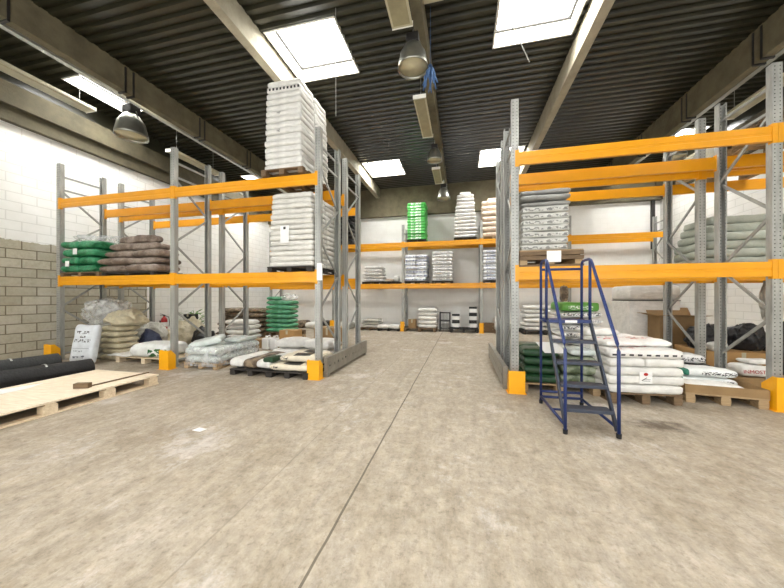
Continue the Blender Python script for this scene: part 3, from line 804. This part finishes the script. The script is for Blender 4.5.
# wrapped pallet with pillow sack on top
pallet(-4.95, 5.45, 0, .78, 1.25, .11, 'wood', 'pallet under the film-wrapped grey sacks beside the yellow guard', boards=7)
stack(-5.34, -4.57, 4.82, 6.08, .11, 2, .155, 'ice_sack', 'icy white sack', 'film-wrapped pallet on the floor', cols=1, rows=2, seed=30, plump=True, jit=.03)
o = sack(-5.08, 5.15, .43, .62, .42, .13, 'ice_sack', 'pale pillow-like sack tilted on top of the film-wrapped pallet', tilt=(.12, -.22), rz=.5, var=2)
sack(-4.8, 5.75, .421, .4, .6, .1, 'ice_sack', 'flat icy sack lying at the back of the film-wrapped pallet', var=3)
w = MB()
n = 28; ringz = [.06, .16, .26, .36, .435]
rings = []
for iz, z in enumerate(ringz):
    for k in range(n * 4):
        a = 2 * math.pi * k / (n * 4); ca, sa = math.cos(a), math.sin(a); m = (abs(ca) ** 8 + abs(sa) ** 8) ** (1 / 8)
        e = .41 - (.05 if iz == 4 else 0); e2 = .665 - (.06 if iz == 4 else 0)
        q = noise.noise(Vector((ca * 6, sa * 6, z * 9))) * .015
        rings.append((ca / m * (e + q), sa / m * (e2 + q), z))
N4 = n * 4
w.add(rings, [(i * N4 + k, i * N4 + (k + 1) % N4, (i + 1) * N4 + (k + 1) % N4, (i + 1) * N4 + k) for i in range(4) for k in range(N4)])
tag(w.build('stretch_film', 'thin_film', None, True, loc=(-4.955, 5.45, 0)), 'clear stretch film wound around the grey sacks by the yellow guard', 'plastic film')
# low black pallets of mixed sacks
pallet(-3.66, 5.1, 0, .84, 1.0, .11, 'wood_black', 'black pallet under the white and brown sacks', boards=6)
for k, (dx, mt, ds) in enumerate(((-.28, 'white_sack', 'white sack lying nearest the wrapped pallet'), (0, 'darkbrown_sack', 'dark brown sack lying between two white sacks'), (.28, 'white_sack', 'white sack lying next to the cream and black sacks'))):
    sack(-3.66 + dx, 5.08, .111, .9, .3, .19, mt, ds + ' on the black pallet', 'sacks on the black pallets', rz=math.pi / 2 - .12, var=k)
pallet(-2.93, 5.1, 0, .8, 1.0, .11, 'wood_black', 'black pallet under the cream and black sacks', boards=6)
for k, (dx, dy, z, rz) in enumerate(((-.0, -.3, .111, .06), (.02, .0, .111, -.05), (.0, .3, .111, .04), (.08, -.12, .235, .1), (.1, .22, .235, -.08))):
    sack(-2.93 + dx, 5.1 + dy, z, .74, .32, .125, 'creamblack_sack', 'cream sack with black print by the end barrier, %s' % ['front of lower layer', 'middle of lower layer', 'back of lower layer', 'front of upper layer', 'back of upper layer'][k], 'cream and black sacks by the end barrier', rz=rz, var=k % 4)
sack(-3.32, 4.78, .24, .2, .3, .1, 'darkgreen_sack', 'small dark green bag between the two black pallets', name='bag', cat='bag')
# behind: between the rows and beyond
for k, (x, y, z, rz) in enumerate(((-3.95, 6.4, 0, .1), (-3.2, 6.45, 0, -.05), (-3.9, 6.45, .22, .2), (-3.15, 6.4, .22, -.15))):
    sack(x, y, z, .72, .6, .215, 'white_sack', 'white sack on the floor of the second rack row, %s' % ['lower, next to the cartons', 'lower, next to the end barrier', 'upper, next to the cartons', 'upper, next to the end barrier'][k], 'white sacks in the second rack row', rz=rz, var=k)
carton(-4.55, 7.3, 0, .46, .42, .25, 'lower brown carton below the green sack stack')
carton(-4.52, 7.3, .266, .44, .4, .24, 'upper brown carton below the green sack stack')
carton(-5.62, 7.4, 0, .5, .4, .22, 'flat pinkish carton on the floor before the brown sacks', 'cardboard_dull')
carton(-3.8, 8.3, 0, .8, .6, .5, 'pale low carton behind the end barrier', 'cardboard_dull')
for k, x in enumerate((-5.12, -4.88)):
    r = empty('jerrycan', (x, 7.15, 0)); tag(r, 'white plastic canister standing %s the brown cartons' % ('away from' if k == 0 else 'next to'), 'canister', 'white canisters before the green stack')
    MB().box(-.105, .105, -.13, .13, 0, .3).build('can_body', 'paper', r, bevel=.03)
    MB().lathe([(0, .36), (.03, .36), (.03, .3), (.045, .29)], 14, (0, -.06, 0)).build('cap', 'white_enamel', r)
    MB().tube([(0, .0, .29), (0, .01, .35), (0, .09, .35), (0, .1, .29)], .014, 8).build('handle', 'paper', r)
pallet(-5.68, 8.85, 0, 1.0, .9, .14, 'wood', 'lower brown pallet under the green sack stack', boards=7)
pallet(-5.68, 8.85, .141, 1.0, .9, .14, 'wood_dark', 'upper brown pallet under the green sack stack', boards=7)
stack(-6.14, -5.26, 8.42, 9.02, .281, 7, .145, 'mint_sack', 'light green sack', 'neat stack on two pallets before the rear wall', rows=1, cols=1, seed=31, plump=True, jit=.03)
crumple(-5.42, 8.7, 1.297, .26, .22, .18, 'clear_film', 'torn clear film crumpled on the light green stack', 11)
sack(-5.9, 8.7, 1.297, .42, .5, .12, 'mint_sack', 'odd light green sack crowning the light green stack', var=1)
pallet(-7.25, 9.0, 0, 1.9, 1.0, .1, 'wood_dark', 'brown pallet under the dark brown sacks', boards=6)
stack(-8.15, -6.3, 8.55, 9.4, .1, 6, .155, 'darkbrown_sack', 'dark brown sack', 'long pile before the rear wall', cols=2, seed=32, plump=True, jit=.06, taper=.08)
stack(-6.88, -6.05, 7.55, 8.15, 0, 5, .145, 'white_sack', 'white sack', 'leaning pile before the brown sacks', seed=33, plump=True, jit=.08)

# fire extinguisher on the block wall
fx = empty('fire_extinguisher', (-9.24, 7.66, .30)); tag(fx, 'red fire extinguisher fixed low on the white wall behind the plastic heap', 'fire extinguisher')
MB().lathe([(0, 0), (.075, 0), (.085, .02), (.085, .38), (.06, .44), (.03, .46), (.03, .49), (0, .49)], 20).build('cylinder', 'fire_red', fx, True)
MB().box(-.02, .02, -.02, .02, .49, .53).bar((0, 0, .53), (0, -.12, .57), .025, .012).bar((0, 0, .51), (0, -.12, .52), .025, .012).build('valve_handle', 'black_metal', fx)
MB().tube([(0, .03, .5), (.05, .11, .46), (.07, .12, .3), (.07, .1, .15)], .011, 8).build('hose', 'black_plastic', fx)
MB().box(-.16, -.08, -.03, .03, .2, .35).build('wall_bracket', 'black_metal', fx)
MB().lathe([(.0858, .16), (.0862, .3)], 20).build('label_band', 'paper', fx, True)

# ---- wide timber platform, board roll and paper in the foreground
pf = empty('timber_platform', (-5.42, 2.55, 0)); tag(pf, 'long low pale timber platform in front of the black rolls', 'platform')
for k in range(9):
    x0 = -.66 + k * .148; MB().box(x0, x0 + .144, -1.35, 1.3, .138, .16).build('deck_board', 'wood_ply', pf, bevel=.002)
for x in (-.6, 0, .61):
    MB().box(x - .055, x + .055, -1.35, 1.3, 0, .022).build('bottom_board', 'wood_pale', pf, bevel=.002)
    for y in (-1.25, -.62, .0, .62, 1.22): MB().box(x - .05, x + .05, y - .07, y + .07, .0225, .117).build('block', 'wood_pale', pf, bevel=.004)
for y in (-1.25, -.62, .0, .62, 1.22): MB().box(-.66, .664, y - .05, y + .05, .1175, .1375).build('cross_board', 'wood_pale', pf)
o = MB().box(-.09, .09, -.035, .035, 0, .07).build('timber_block', 'wood_dark', None, bevel=.004, loc=(-5.03, 3.02, .161), rz=.35); tag(o, 'small brown timber block lying on the pale platform', 'timber block')
o = MB().box(-.012, .012, -.42, .42, 0, .016).build('timber_batten', 'wood_dark', None, loc=(-5.0, 3.45, .161), rz=-.03); tag(o, 'thin brown batten lying on the pale platform', 'batten')
o = MB().prism([(-.3, -.5), (.12, -.55), (.16, .25), (.02, .48)], 'z', 0, .004).build('white_sheet', 'paper', None, loc=(-5.88, 2.58, .161)); tag(o, 'white paper sheet lying on the platform beside the black roll', 'paper')
def roll(p, q, r, mat, label, seed):
    p = Vector(p); q = Vector(q); d = (q - p).normalized(); a = d.cross(Vector((0, 0, 1))).normalized(); b = Vector((0, 0, 1))
    o = empty('sheet_roll', (0, 0, 0)); tag(o, label, 'roll')
    m = MB(); n = 40; K = 26; rings = []
    for i in range(K + 1):
        c = p.lerp(q, i / K)
        for k in range(n):
            t = 2 * math.pi * k / n
            rr = r * (1 + .05 * noise.noise(Vector((math.cos(t) * 2, math.sin(t) * 2, i * .35 + seed))) - .04 * (k / n))
            rings.append(c + a * math.cos(t) * rr * 1.08 + b * max(-r * .97, math.sin(t) * rr) * .96)
    m.add(rings, [(i * n + k, i * n + (k + 1) % n, (i + 1) * n + (k + 1) % n, (i + 1) * n + k) for i in range(K) for k in range(n)])
    m.build('outer_wrap', mat, o, True)
    for e, s in ((p, 1), (q, -1)):
        sp = MB(); turns = 5; pts = []
        prev = None
        for k in range(turns * 24):
            t = 2 * math.pi * k / 24; rr = r * (.25 + .68 * k / (turns * 24))
            c = e + d * s * .01
            v0 = c + a * math.cos(t) * rr + b * math.sin(t) * rr * .95
            pts.append((v0, v0 + d * s * .12))
        sp.add([v for pr_ in pts for v in pr_], [(2 * k, 2 * k + 2, 2 * k + 3, 2 * k + 1) for k in range(len(pts) - 1)])
        c = e + d * s * .05
        sp.add([c + a * math.cos(2 * math.pi * k / 24) * r * .97 + b * math.sin(2 * math.pi * k / 24) * r * .92 for k in range(24)], [tuple(range(24))])
        sp.build('wound_end', mat, o)
    c = p.lerp(q, .80)
    t_ = MB(); t_.add([c + d * (dd) + (a * math.cos(2 * math.pi * k / 40) * 1.1 + b * math.sin(2 * math.pi * k / 40)) * r * 1.02 for dd in (0, .025) for k in range(40)],
                      [(k, (k + 1) % 40, 40 + (k + 1) % 40, 40 + k) for k in range(6, 15)])
    t_.build('tape_band', 'galv_tray', o)
roll((-6.98, 1.2, .165), (-6.34, 3.92, .165), .165, 'roll_black', 'big black rolled sheet lying beside the pale timber platform', 1)
roll((-8.1, 1.2, .17), (-7.46, 4.1, .17), .17, 'roll_grey', 'thinner dark grey roll lying between the big black roll and the block wall', 2)

# ---- right rack, floor level
pallet(1.38, 5.28, 0, 1.06, 1.0, .13, 'wood', 'brown pallet behind the steps under the dark green sacks', boards=6)
stack(.89, 1.40, 4.80, 5.7, .131, 4, .125, 'darkgreen_sack', 'dark green sack', 'stack beside the yellow guard', seed=40, rows=2, plump=True, jit=.03)
stack(1.42, 1.92, 4.82, 5.7, .131, 3, .135, 'moss_sack', 'mossy green sack', 'stack seen through the step treads', seed=41, rows=2, plump=True, jit=.03)
o = MB().box(-.15, .15, -.2, .2, 0, .006).build('paper_sheet', 'paper', None, loc=(1.3, 4.95, .638)); o.rotation_euler = (.25, 0, .1); tag(o, 'white paper sheet lying on the dark green sacks', 'paper')
sack(1.72, 5.05, .537, .36, .4, .1, 'ice_sack', 'pale clear bag on the mossy green sacks behind the steps', name='bag', cat='bag')
pallet(2.13, 6.5, 0, .74, .9, .14, 'wood_dark', 'brown pallet under the printed sacks with a green one on top', boards=6)
stack(1.79, 2.48, 6.08, 6.9, .14, 8, .125, ['printed_sack', 'pale_sack'], 'grey-printed white sack', 'stack topped by a green sack', seed=42, plump=True, jit=.03)
sack(2.1, 6.45, .14 + 8 * .125, .64, .74, .16, 'greentop_sack', 'grass green sack with white print on top of the printed stack', var=1, plump=False)
# big white sack pallet
RZ = .1
pallet(2.28, 5.1, 0, .86, 1.1, .14, 'wood_dark', 'brown pallet under the big white sack stack beside the steps', RZ, boards=7)
def local(cx, cy, rz, x, y): return (cx + x * math.cos(rz) - y * math.sin(rz), cy + x * math.sin(rz) + y * math.cos(rz))
for i in range(5):
    for r_ in range(2):
        cc = 1 if i in (0, 2, 4) else 2
        for c in range(cc):
            w_ = .9 / cc; x, y = local(2.28, 5.1, RZ, -.45 + w_ * (c + .5), -.285 + .57 * r_)
            half = '' if cc == 1 else (' left half' if c == 0 else ' right half')
            sack(x, y, .141 + i * .115, w_ - .006, .56, .114, 'redprint_sack' if i == 4 else 'white_sack', 'white sack, %s%s at %s, big stack beside the steps' % (tier(i, 6), half, 'front' if r_ == 0 else 'back'), 'white sacks of the big stack beside the steps', rz=RZ, var=(i + c) % 4, plump=False)
for k, (x, y) in enumerate(((-.2, -.1), (.22, -.05), (0, .32))):
    px, py = local(2.28, 5.1, RZ, x, y)
    sack(px, py, .141 + 5 * .115, .5 if k < 2 else .8, .62 if k < 2 else .4, .1, 'redtop_sack', 'white sack with red lettering, top layer, %s, big stack beside the steps' % ['left half at front', 'right half at front', 'across the back'][k], 'white sacks of the big stack beside the steps', rz=RZ + (.1 if k == 0 else -.06), var=k)
px, py = local(2.28, 5.1, RZ, -.22, .2)
sack(px, py, .141 + 5 * .115 + .1, .48, .36, .11, 'white_sack', 'loose plain white sack thrown on top of the big stack beside the steps', rz=.15, var=3)
o = MB().box(-.075, .075, -.003, 0, 0, .15).build('paper_label', 'paper', None, loc=(*local(2.28, 5.1, RZ, -.02, -.572), .28), rz=RZ); tag(o, 'small white label with a dark red round mark on the big white stack', 'paper')
dm = MB(); dm.add([(.0 + .026 * math.cos(2 * math.pi * k / 18), -.0035, .118 + .02 * math.sin(2 * math.pi * k / 18)) for k in range(18)], [tuple(range(18))]); dm.build('round_mark', 'fire_red', o)
MB().bar((-.05, -.004, .035), (.01, -.004, .075), .002, .007).box(-.04, .05, -.005, -.0035, .03, .035).box(-.02, .055, -.005, -.0035, .05, .054).build('printed_mark', 'black_metal', o)
# tall wrapped load
tw = empty('wrapped_load', (3.98, 7.86, 0)); tag(tw, 'tall white film-wrapped pallet load between the rack and the rear wall', 'pallet load')
MB().box(-.46, .46, -.4, .4, .14, 1.33).build('load_block', 'white_sack', tw, bevel=.03)
hd = sack_mesh(.96, .84, .32, 'white_sack', 2, False); link('film_hood', hd, tw, (0, 0, 1.331))
MB().box(-.462, .462, -.402, .402, 1.315, 1.329).build('dark_strap', 'black_metal', tw)
for x in (-.4, 0, .4): MB().box(x - .06, x + .06, -.4, .4, 0, .138).build('pallet_runner', 'wood_dark', tw)
# tray pallet with sacks
TR = -.13
pallet(3.36, 5.13, 0, .82, .8, .13, 'wood', 'brown pallet under the cardboard tray beside the large yellow guard', TR, boards=7)
tr = empty('cardboard_tray', (3.36, 5.13, .131), TR); tag(tr, 'shallow brown cardboard tray holding white sacks', 'tray')
MB().box(-.41, .41, -.4, .4, 0, .008).build('tray_base', 'cardboard_dull', tr)
for x0, x1, y0, y1 in ((-.41, .41, -.4, -.392), (-.41, .41, .392, .4), (-.41, -.402, -.392, .392), (.402, .41, -.392, .392)):
    MB().box(x0, x1, y0, y1, .008, .11).build('tray_side', 'cardboard_dull', tr)
def on_tray(x, y): return local(3.36, 5.13, TR, x, y)
px, py = on_tray(-.06, -.2); sack(px, py, .14, .62, .34, .11, 'white_sack', 'flat white sack at the front of the cardboard tray', rz=TR - .08, var=2)
px, py = on_tray(.0, .19); sack(px, py, .14, .7, .36, .12, 'tealprint_sack', 'white sack with a teal end, lower of the tray pair', rz=TR, var=1)
px, py = on_tray(.05, .19); sack(px, py, .261, .62, .36, .12, 'tealprint_sack', 'white sack with a teal end, upper of the tray pair', rz=TR + .05, var=2)
# behind the tray: cartons, black bags
carton(4.16, 7.2, 0, .86, .42, .41, 'closed brown carton under the open one behind the rack', 'cardboard_dull')
carton(4.2, 7.2, .425, .76, .4, .6, 'open brown carton with raised flaps before the tall wrapped load', 'cardboard_dull', open_=True)
carton(3.42, 5.8, 0, .62, .34, .34, 'dark carton standing behind the cardboard tray', 'black_metal')
sack(3.4, 5.8, .355, .6, .36, .14, 'printed_sack', 'white sack with dark print lying on the dark carton behind the tray', var=0)
carton(4.5, 6.5, 0, 1.0, .8, .48, 'wide brown carton on the floor by the white block wall', 'cardboard')
carton(4.5, 5.87, 0, .9, .36, .155, 'low brown carton under the red-printed sack', 'cardboard_dull')
o = sack(4.42, 5.87, .171, .46, .32, .18, 'white_sack', 'white sack with red letters lying on the low brown carton', var=1)
for word, wx in (('IN', -.175), ('MOST', -.035)):
    f = bpy.data.curves.new('red_lettering', 'FONT'); f.body = word; f.size = .075; f.extrude = .001; f.align_x = 'CENTER'; f.materials.append(M['fire_red'])
    tmp = bpy.data.objects.new('tmp', f); fm = bpy.data.meshes.new_from_object(tmp); bpy.data.objects.remove(tmp)
    fo = link('red_lettering', fm, o, (wx, -.166, .06)); fo.rotation_euler = (math.radians(80), 0, 0)
sack(4.5, 5.9, .352, .36, .26, .08, 'white_sack', 'plain white sack on top of the red-lettered sack', var=2)
for k, (x, y, z, s) in enumerate(((4.22, 6.5, .488, .25), (4.76, 6.45, .488, .24), (4.5, 6.72, .488, .22), (5.36, 6.5, .0, .34))):
    crumple(x, y, z, s, s * .8, .34 + .06 * (k % 2) + (.4 if k == 3 else 0), 'black_sack', ['black bin bag on the wide carton, nearest the rack posts', 'black bin bag on the wide carton, middle of the heap', 'black bin bag on the wide carton, at the back of the heap', 'tall black bin bag on the floor beside the wide carton'][k], 20 + k, 'bin_bag', 'bag')
sack(4.2, 6.2, .488, .22, .16, .16, 'white_sack', 'white bag propped against the black bin bags', name='bag', cat='bag')
# open carton on closed carton, between the wrapped load and the rear post
cx, cy = 3.50, 6.27
# hanging film at the far post
crumple(5.02, 6.3, 1.0, .14, .1, .66, 'grey_film', 'pale film hanging below the orange beam near the white block wall', 30, amp=.25)

# ------------------------------------------------------------------ mobile steps
ld = empty('mobile_steps', (1.272, 3.4, 0), .018); tag(ld, 'blue steel warehouse steps with handrails standing before the rack', 'steps')
hw = .242; R = .0165
def tb(name, pts, r=R, mat='ladder_blue', n=10): return MB().tube(pts, r, n).build(name, mat, ld, True)
for s in (-1, 1):
    x = s * hw
    tb('handrail', [(x, 0, .03), (x, .005, .86), (x, .03, .93), (x, .60, 1.80), (x, .64, 1.845), (x, .69, 1.86), (x, .84, 1.86), (x, .89, 1.845), (x, .905, 1.80), (x, .905, .03)])
    tb('rail_post', [(x, .66, 1.845), (x, .66, 1.12)])
    MB().bar((x * .97, .02, .06), (x * .97, .64, 1.12), .022, .05).build('stringer', 'ladder_dark', ld)
    tb('base_rail', [(x, 0, .09), (x, .905, .09)])
    tb('platform_rail', [(x, .64, 1.10), (x, .905, 1.10)])
    for y in (0, .905):
        MB().lathe([(0, 0), (.022, 0), (.024, .045), (0, .045)], 12, (x, y, 0)).build('rubber_foot', 'rubber', ld)
for k, z in enumerate((.235, .455, .675, .895)):
    y = .02 + (z - .06) / 1.06 * .62
    MB().box(-hw + .015, hw - .015, y - .07, y + .09, z - .03, z).build('tread', 'ladder_dark', ld, bevel=.004)
MB().box(-hw + .01, hw - .01, .60, .90, 1.085, 1.125).build('platform', 'ladder_blue', ld, bevel=.004)
MB().box(-.05, .08, .596, .5995, 1.09, 1.12).build('name_plate', 'paper', ld)
tb('cross_bar', [(-hw, .905, 1.76), (hw, .905, 1.76)])
tb('cross_bar', [(-hw, .905, .16), (hw, .905, .16)])
tb('cross_bar', [(-hw, .905, .09), (hw, .905, .09)])
tb('cross_bar', [(-hw, .45, .09), (hw, .45, .09)], .013)

# ------------------------------------------------------------------ overhead services
def highbay(x, y, ztop, r, label, hang=.0):
    o = empty('high_bay_lamp', (x, y, ztop)); tag(o, label, 'lamp', 'high bay lamps')
    k = r / .24
    MB().lathe([(.085 * k, -.16 * k), (.12 * k, -.19 * k), (.2 * k, -.32 * k), (.24 * k, -.52 * k), (.245 * k, -.56 * k), (.235 * k, -.56 * k), (.228 * k, -.52 * k), (.19 * k, -.325 * k), (.11 * k, -.2 * k), (.08 * k, -.17 * k)], 28).build('lamp_shade', 'alu_shade', o, True)
    MB().lathe([(0, -.5 * k), (.228 * k, -.51 * k), (.228 * k, -.525 * k), (0, -.535 * k)], 28).build('lens', 'lamp_inner', o, True)
    MB().box(-.1 * k, .1 * k, -.09 * k, .09 * k, -.17 * k, -.03).build('ballast_box', 'black_metal', o, bevel=.015)
    MB().tube([(0, 0, -.035), (0, 0, hang)], .012).build('hanger_rod', 'alu_shade', o)
    for q in (-1, 1):
        MB().tube([(q * .098 * k, 0, -.12 * k), (q * .13 * k, 0, -.2 * k), (q * .19 * k, 0, -.32 * k)], .012).build('bracket', 'alu_shade', o)
    return o
highbay(-.80, 4.97, 5.80, .25, 'high bay lamp over the aisle nearest the camera, with blue rag beside it', .08)
highbay(-.76, 8.6, 5.76, .21, 'high bay lamp halfway down the aisle below the roof beam', .112)
highbay(-.68, 11.6, 5.72, .25, 'high bay lamp over the aisle closest to the rear wall', .152)
highbay(-7.32, 5.3, 5.76, .31, 'big high bay lamp under the cable tray near the block wall', .042)
highbay(5.58, 9.6, 5.72, .25, 'high bay lamp under the tray near the white block wall', .062)
def batten(x, y0, y1, z, label, w=.3, drop=.3, tube=False):
    o = empty('fluorescent_fitting', (x, y0, z)); tag(o, label, 'light fitting', 'long fluorescent fittings')
    L = y1 - y0
    MB().prism([(-w / 2, 0), (w / 2, 0), (w / 2 - .02, .07), (-w / 2 + .02, .07)], 'y', 0, L).build('housing', 'fitting_cream', o, bevel=.004)
    MB().box(-w / 2 + .035, w / 2 - .035, .05, L - .05, -.012, -.001).build('diffuser', 'diffuser_dull', o)
    for y in (-.012, L): MB().box(-w / 2, w / 2, y, y + .012, -.01, .075).build('end_cap', 'white_enamel', o)
    for y in (.2, L - .2): MB().tube([(0, y, .07), (0, y, .07 + drop)], .006, 6).build('hanger', 'galv_tray', o)
    return o
batten(-.91, 3.1, 4.62, 5.63, 'fluorescent fitting over the aisle nearest the camera', .33, .62)
batten(-.88, 6.35, 7.95, 5.63, 'fluorescent fitting over the aisle between two high bay lamps', .28, .62)
batten(-.84, 10.0, 11.3, 5.63, 'fluorescent fitting over the aisle just before the rear wall', .28, .62)
batten(-8.0, 3.0, 4.95, 5.5, 'fluorescent fitting by the block wall, before the big high bay lamp', .3, .75)
batten(-8.0, 6.8, 8.5, 5.5, 'fluorescent fitting by the block wall, past the big high bay lamp', .3, .75)
batten(5.95, 6.6, 8.5, 5.5, 'fluorescent fitting near the white block wall above the rack', .3, .75)
batten(5.95, 3.2, 5.0, 5.5, 'fluorescent fitting near the white block wall, out toward the camera', .3, .75)
def tray(x, z, y0, y1, label):
    o = empty('cable_tray', (x, y0, z)); tag(o, label, 'cable tray')
    L = y1 - y0
    MB().box(-.05, .05, 0, L, 0, .006).box(-.05, -.044, 0, L, .006, .06).box(.044, .05, 0, L, .006, .06).build('channel', 'galv_tray', o)
    y = .5
    while y < L:
        MB().tube([(0, y, .006), (0, y, ZR - z)], .006, 6).build('hanger_rod', 'galv_tray', o); y += 1.8
    MB().tube([(.01, 0, .02), (.015, L, .02)], .01, 6).tube([(-.015, 0, .018), (-.02, L, .018)], .008, 6).build('cable', 'black_plastic', o)
tray(-7.3, 5.80, -1.5, 12.9, 'galvanised cable tray hanging beside the roof beam near the block wall')
tray(5.58, 5.78, -1.5, 12.9, 'galvanised cable tray hanging beside the roof beam near the white wall')
o = MB().box(-.16, .16, -.1, .1, 0, .1).build('junction_box', 'fitting_cream', None, bevel=.01, loc=(-.45, 4.82, 6.2)); tag(o, 'small grey junction box under the roof beside the nearest aisle lamp', 'junction box')
# blue rag hanging by the lamp
m = MB(); rnd = random.Random(9)
for k in range(16):
    a = rnd.uniform(0, 6.28); x, y = .05 * math.cos(a), .05 * math.sin(a)
    m.tube([(x * .3, y * .3, 0), (x, y, -.1), (x * 1.6 + rnd.uniform(-.03, .03), y * 1.6, -.22), (x * 1.9 + rnd.uniform(-.04, .04), y * 1.9, -rnd.uniform(.3, .42))], [.012, .02, .016, .006], 6)
m.tube([(0, 0, -.03), (0, 0, .99)], .003, 5)
tag(m.build('rag', 'cloth_blue', None, True, loc=(-.52, 5.08, 5.32)), 'frayed blue rag hanging beside the nearest aisle lamp', 'rag')
# rooflight pull wire and opening rod
o = MB().tube([(0, 0, .08), (.005, 0, -1.8)], .007, 6).build('pull_wire', 'galv_tray', None, loc=(-2.11, 4.79, 6.3)); tag(o, 'thin wire hanging from the rooflight near the roof-high stack', 'wire')
o = MB().tube([(0, 0, .12), (.56, .47, -.69)], .009, 6).build('opening_rod', 'galv_tray', None, loc=(.62, 5.33, 6.3)); tag(o, 'thin rod hanging from the rooflight over the aisle', 'rod')
# spiralled downpipe in the back corner
o = MB().box(-.05, .05, -.05, .05, 3.2, 5.03).build('downpipe', 'black_metal', None, loc=(6.98, 13.2, 0)); tag(o, 'black downpipe in the rear corner of the white walls', 'pipe')
# loose scrap on the floor
o = MB().prism([(-.06, -.03), (.05, -.04), (.07, .03), (-.04, .04)], 'z', 0, .003).build('paper_scrap', 'paper', None, loc=(-2.7, 2.62, .0005)); tag(o, 'scrap of white paper on the bare concrete floor', 'scrap')

# open cardboard box standing on a closed one
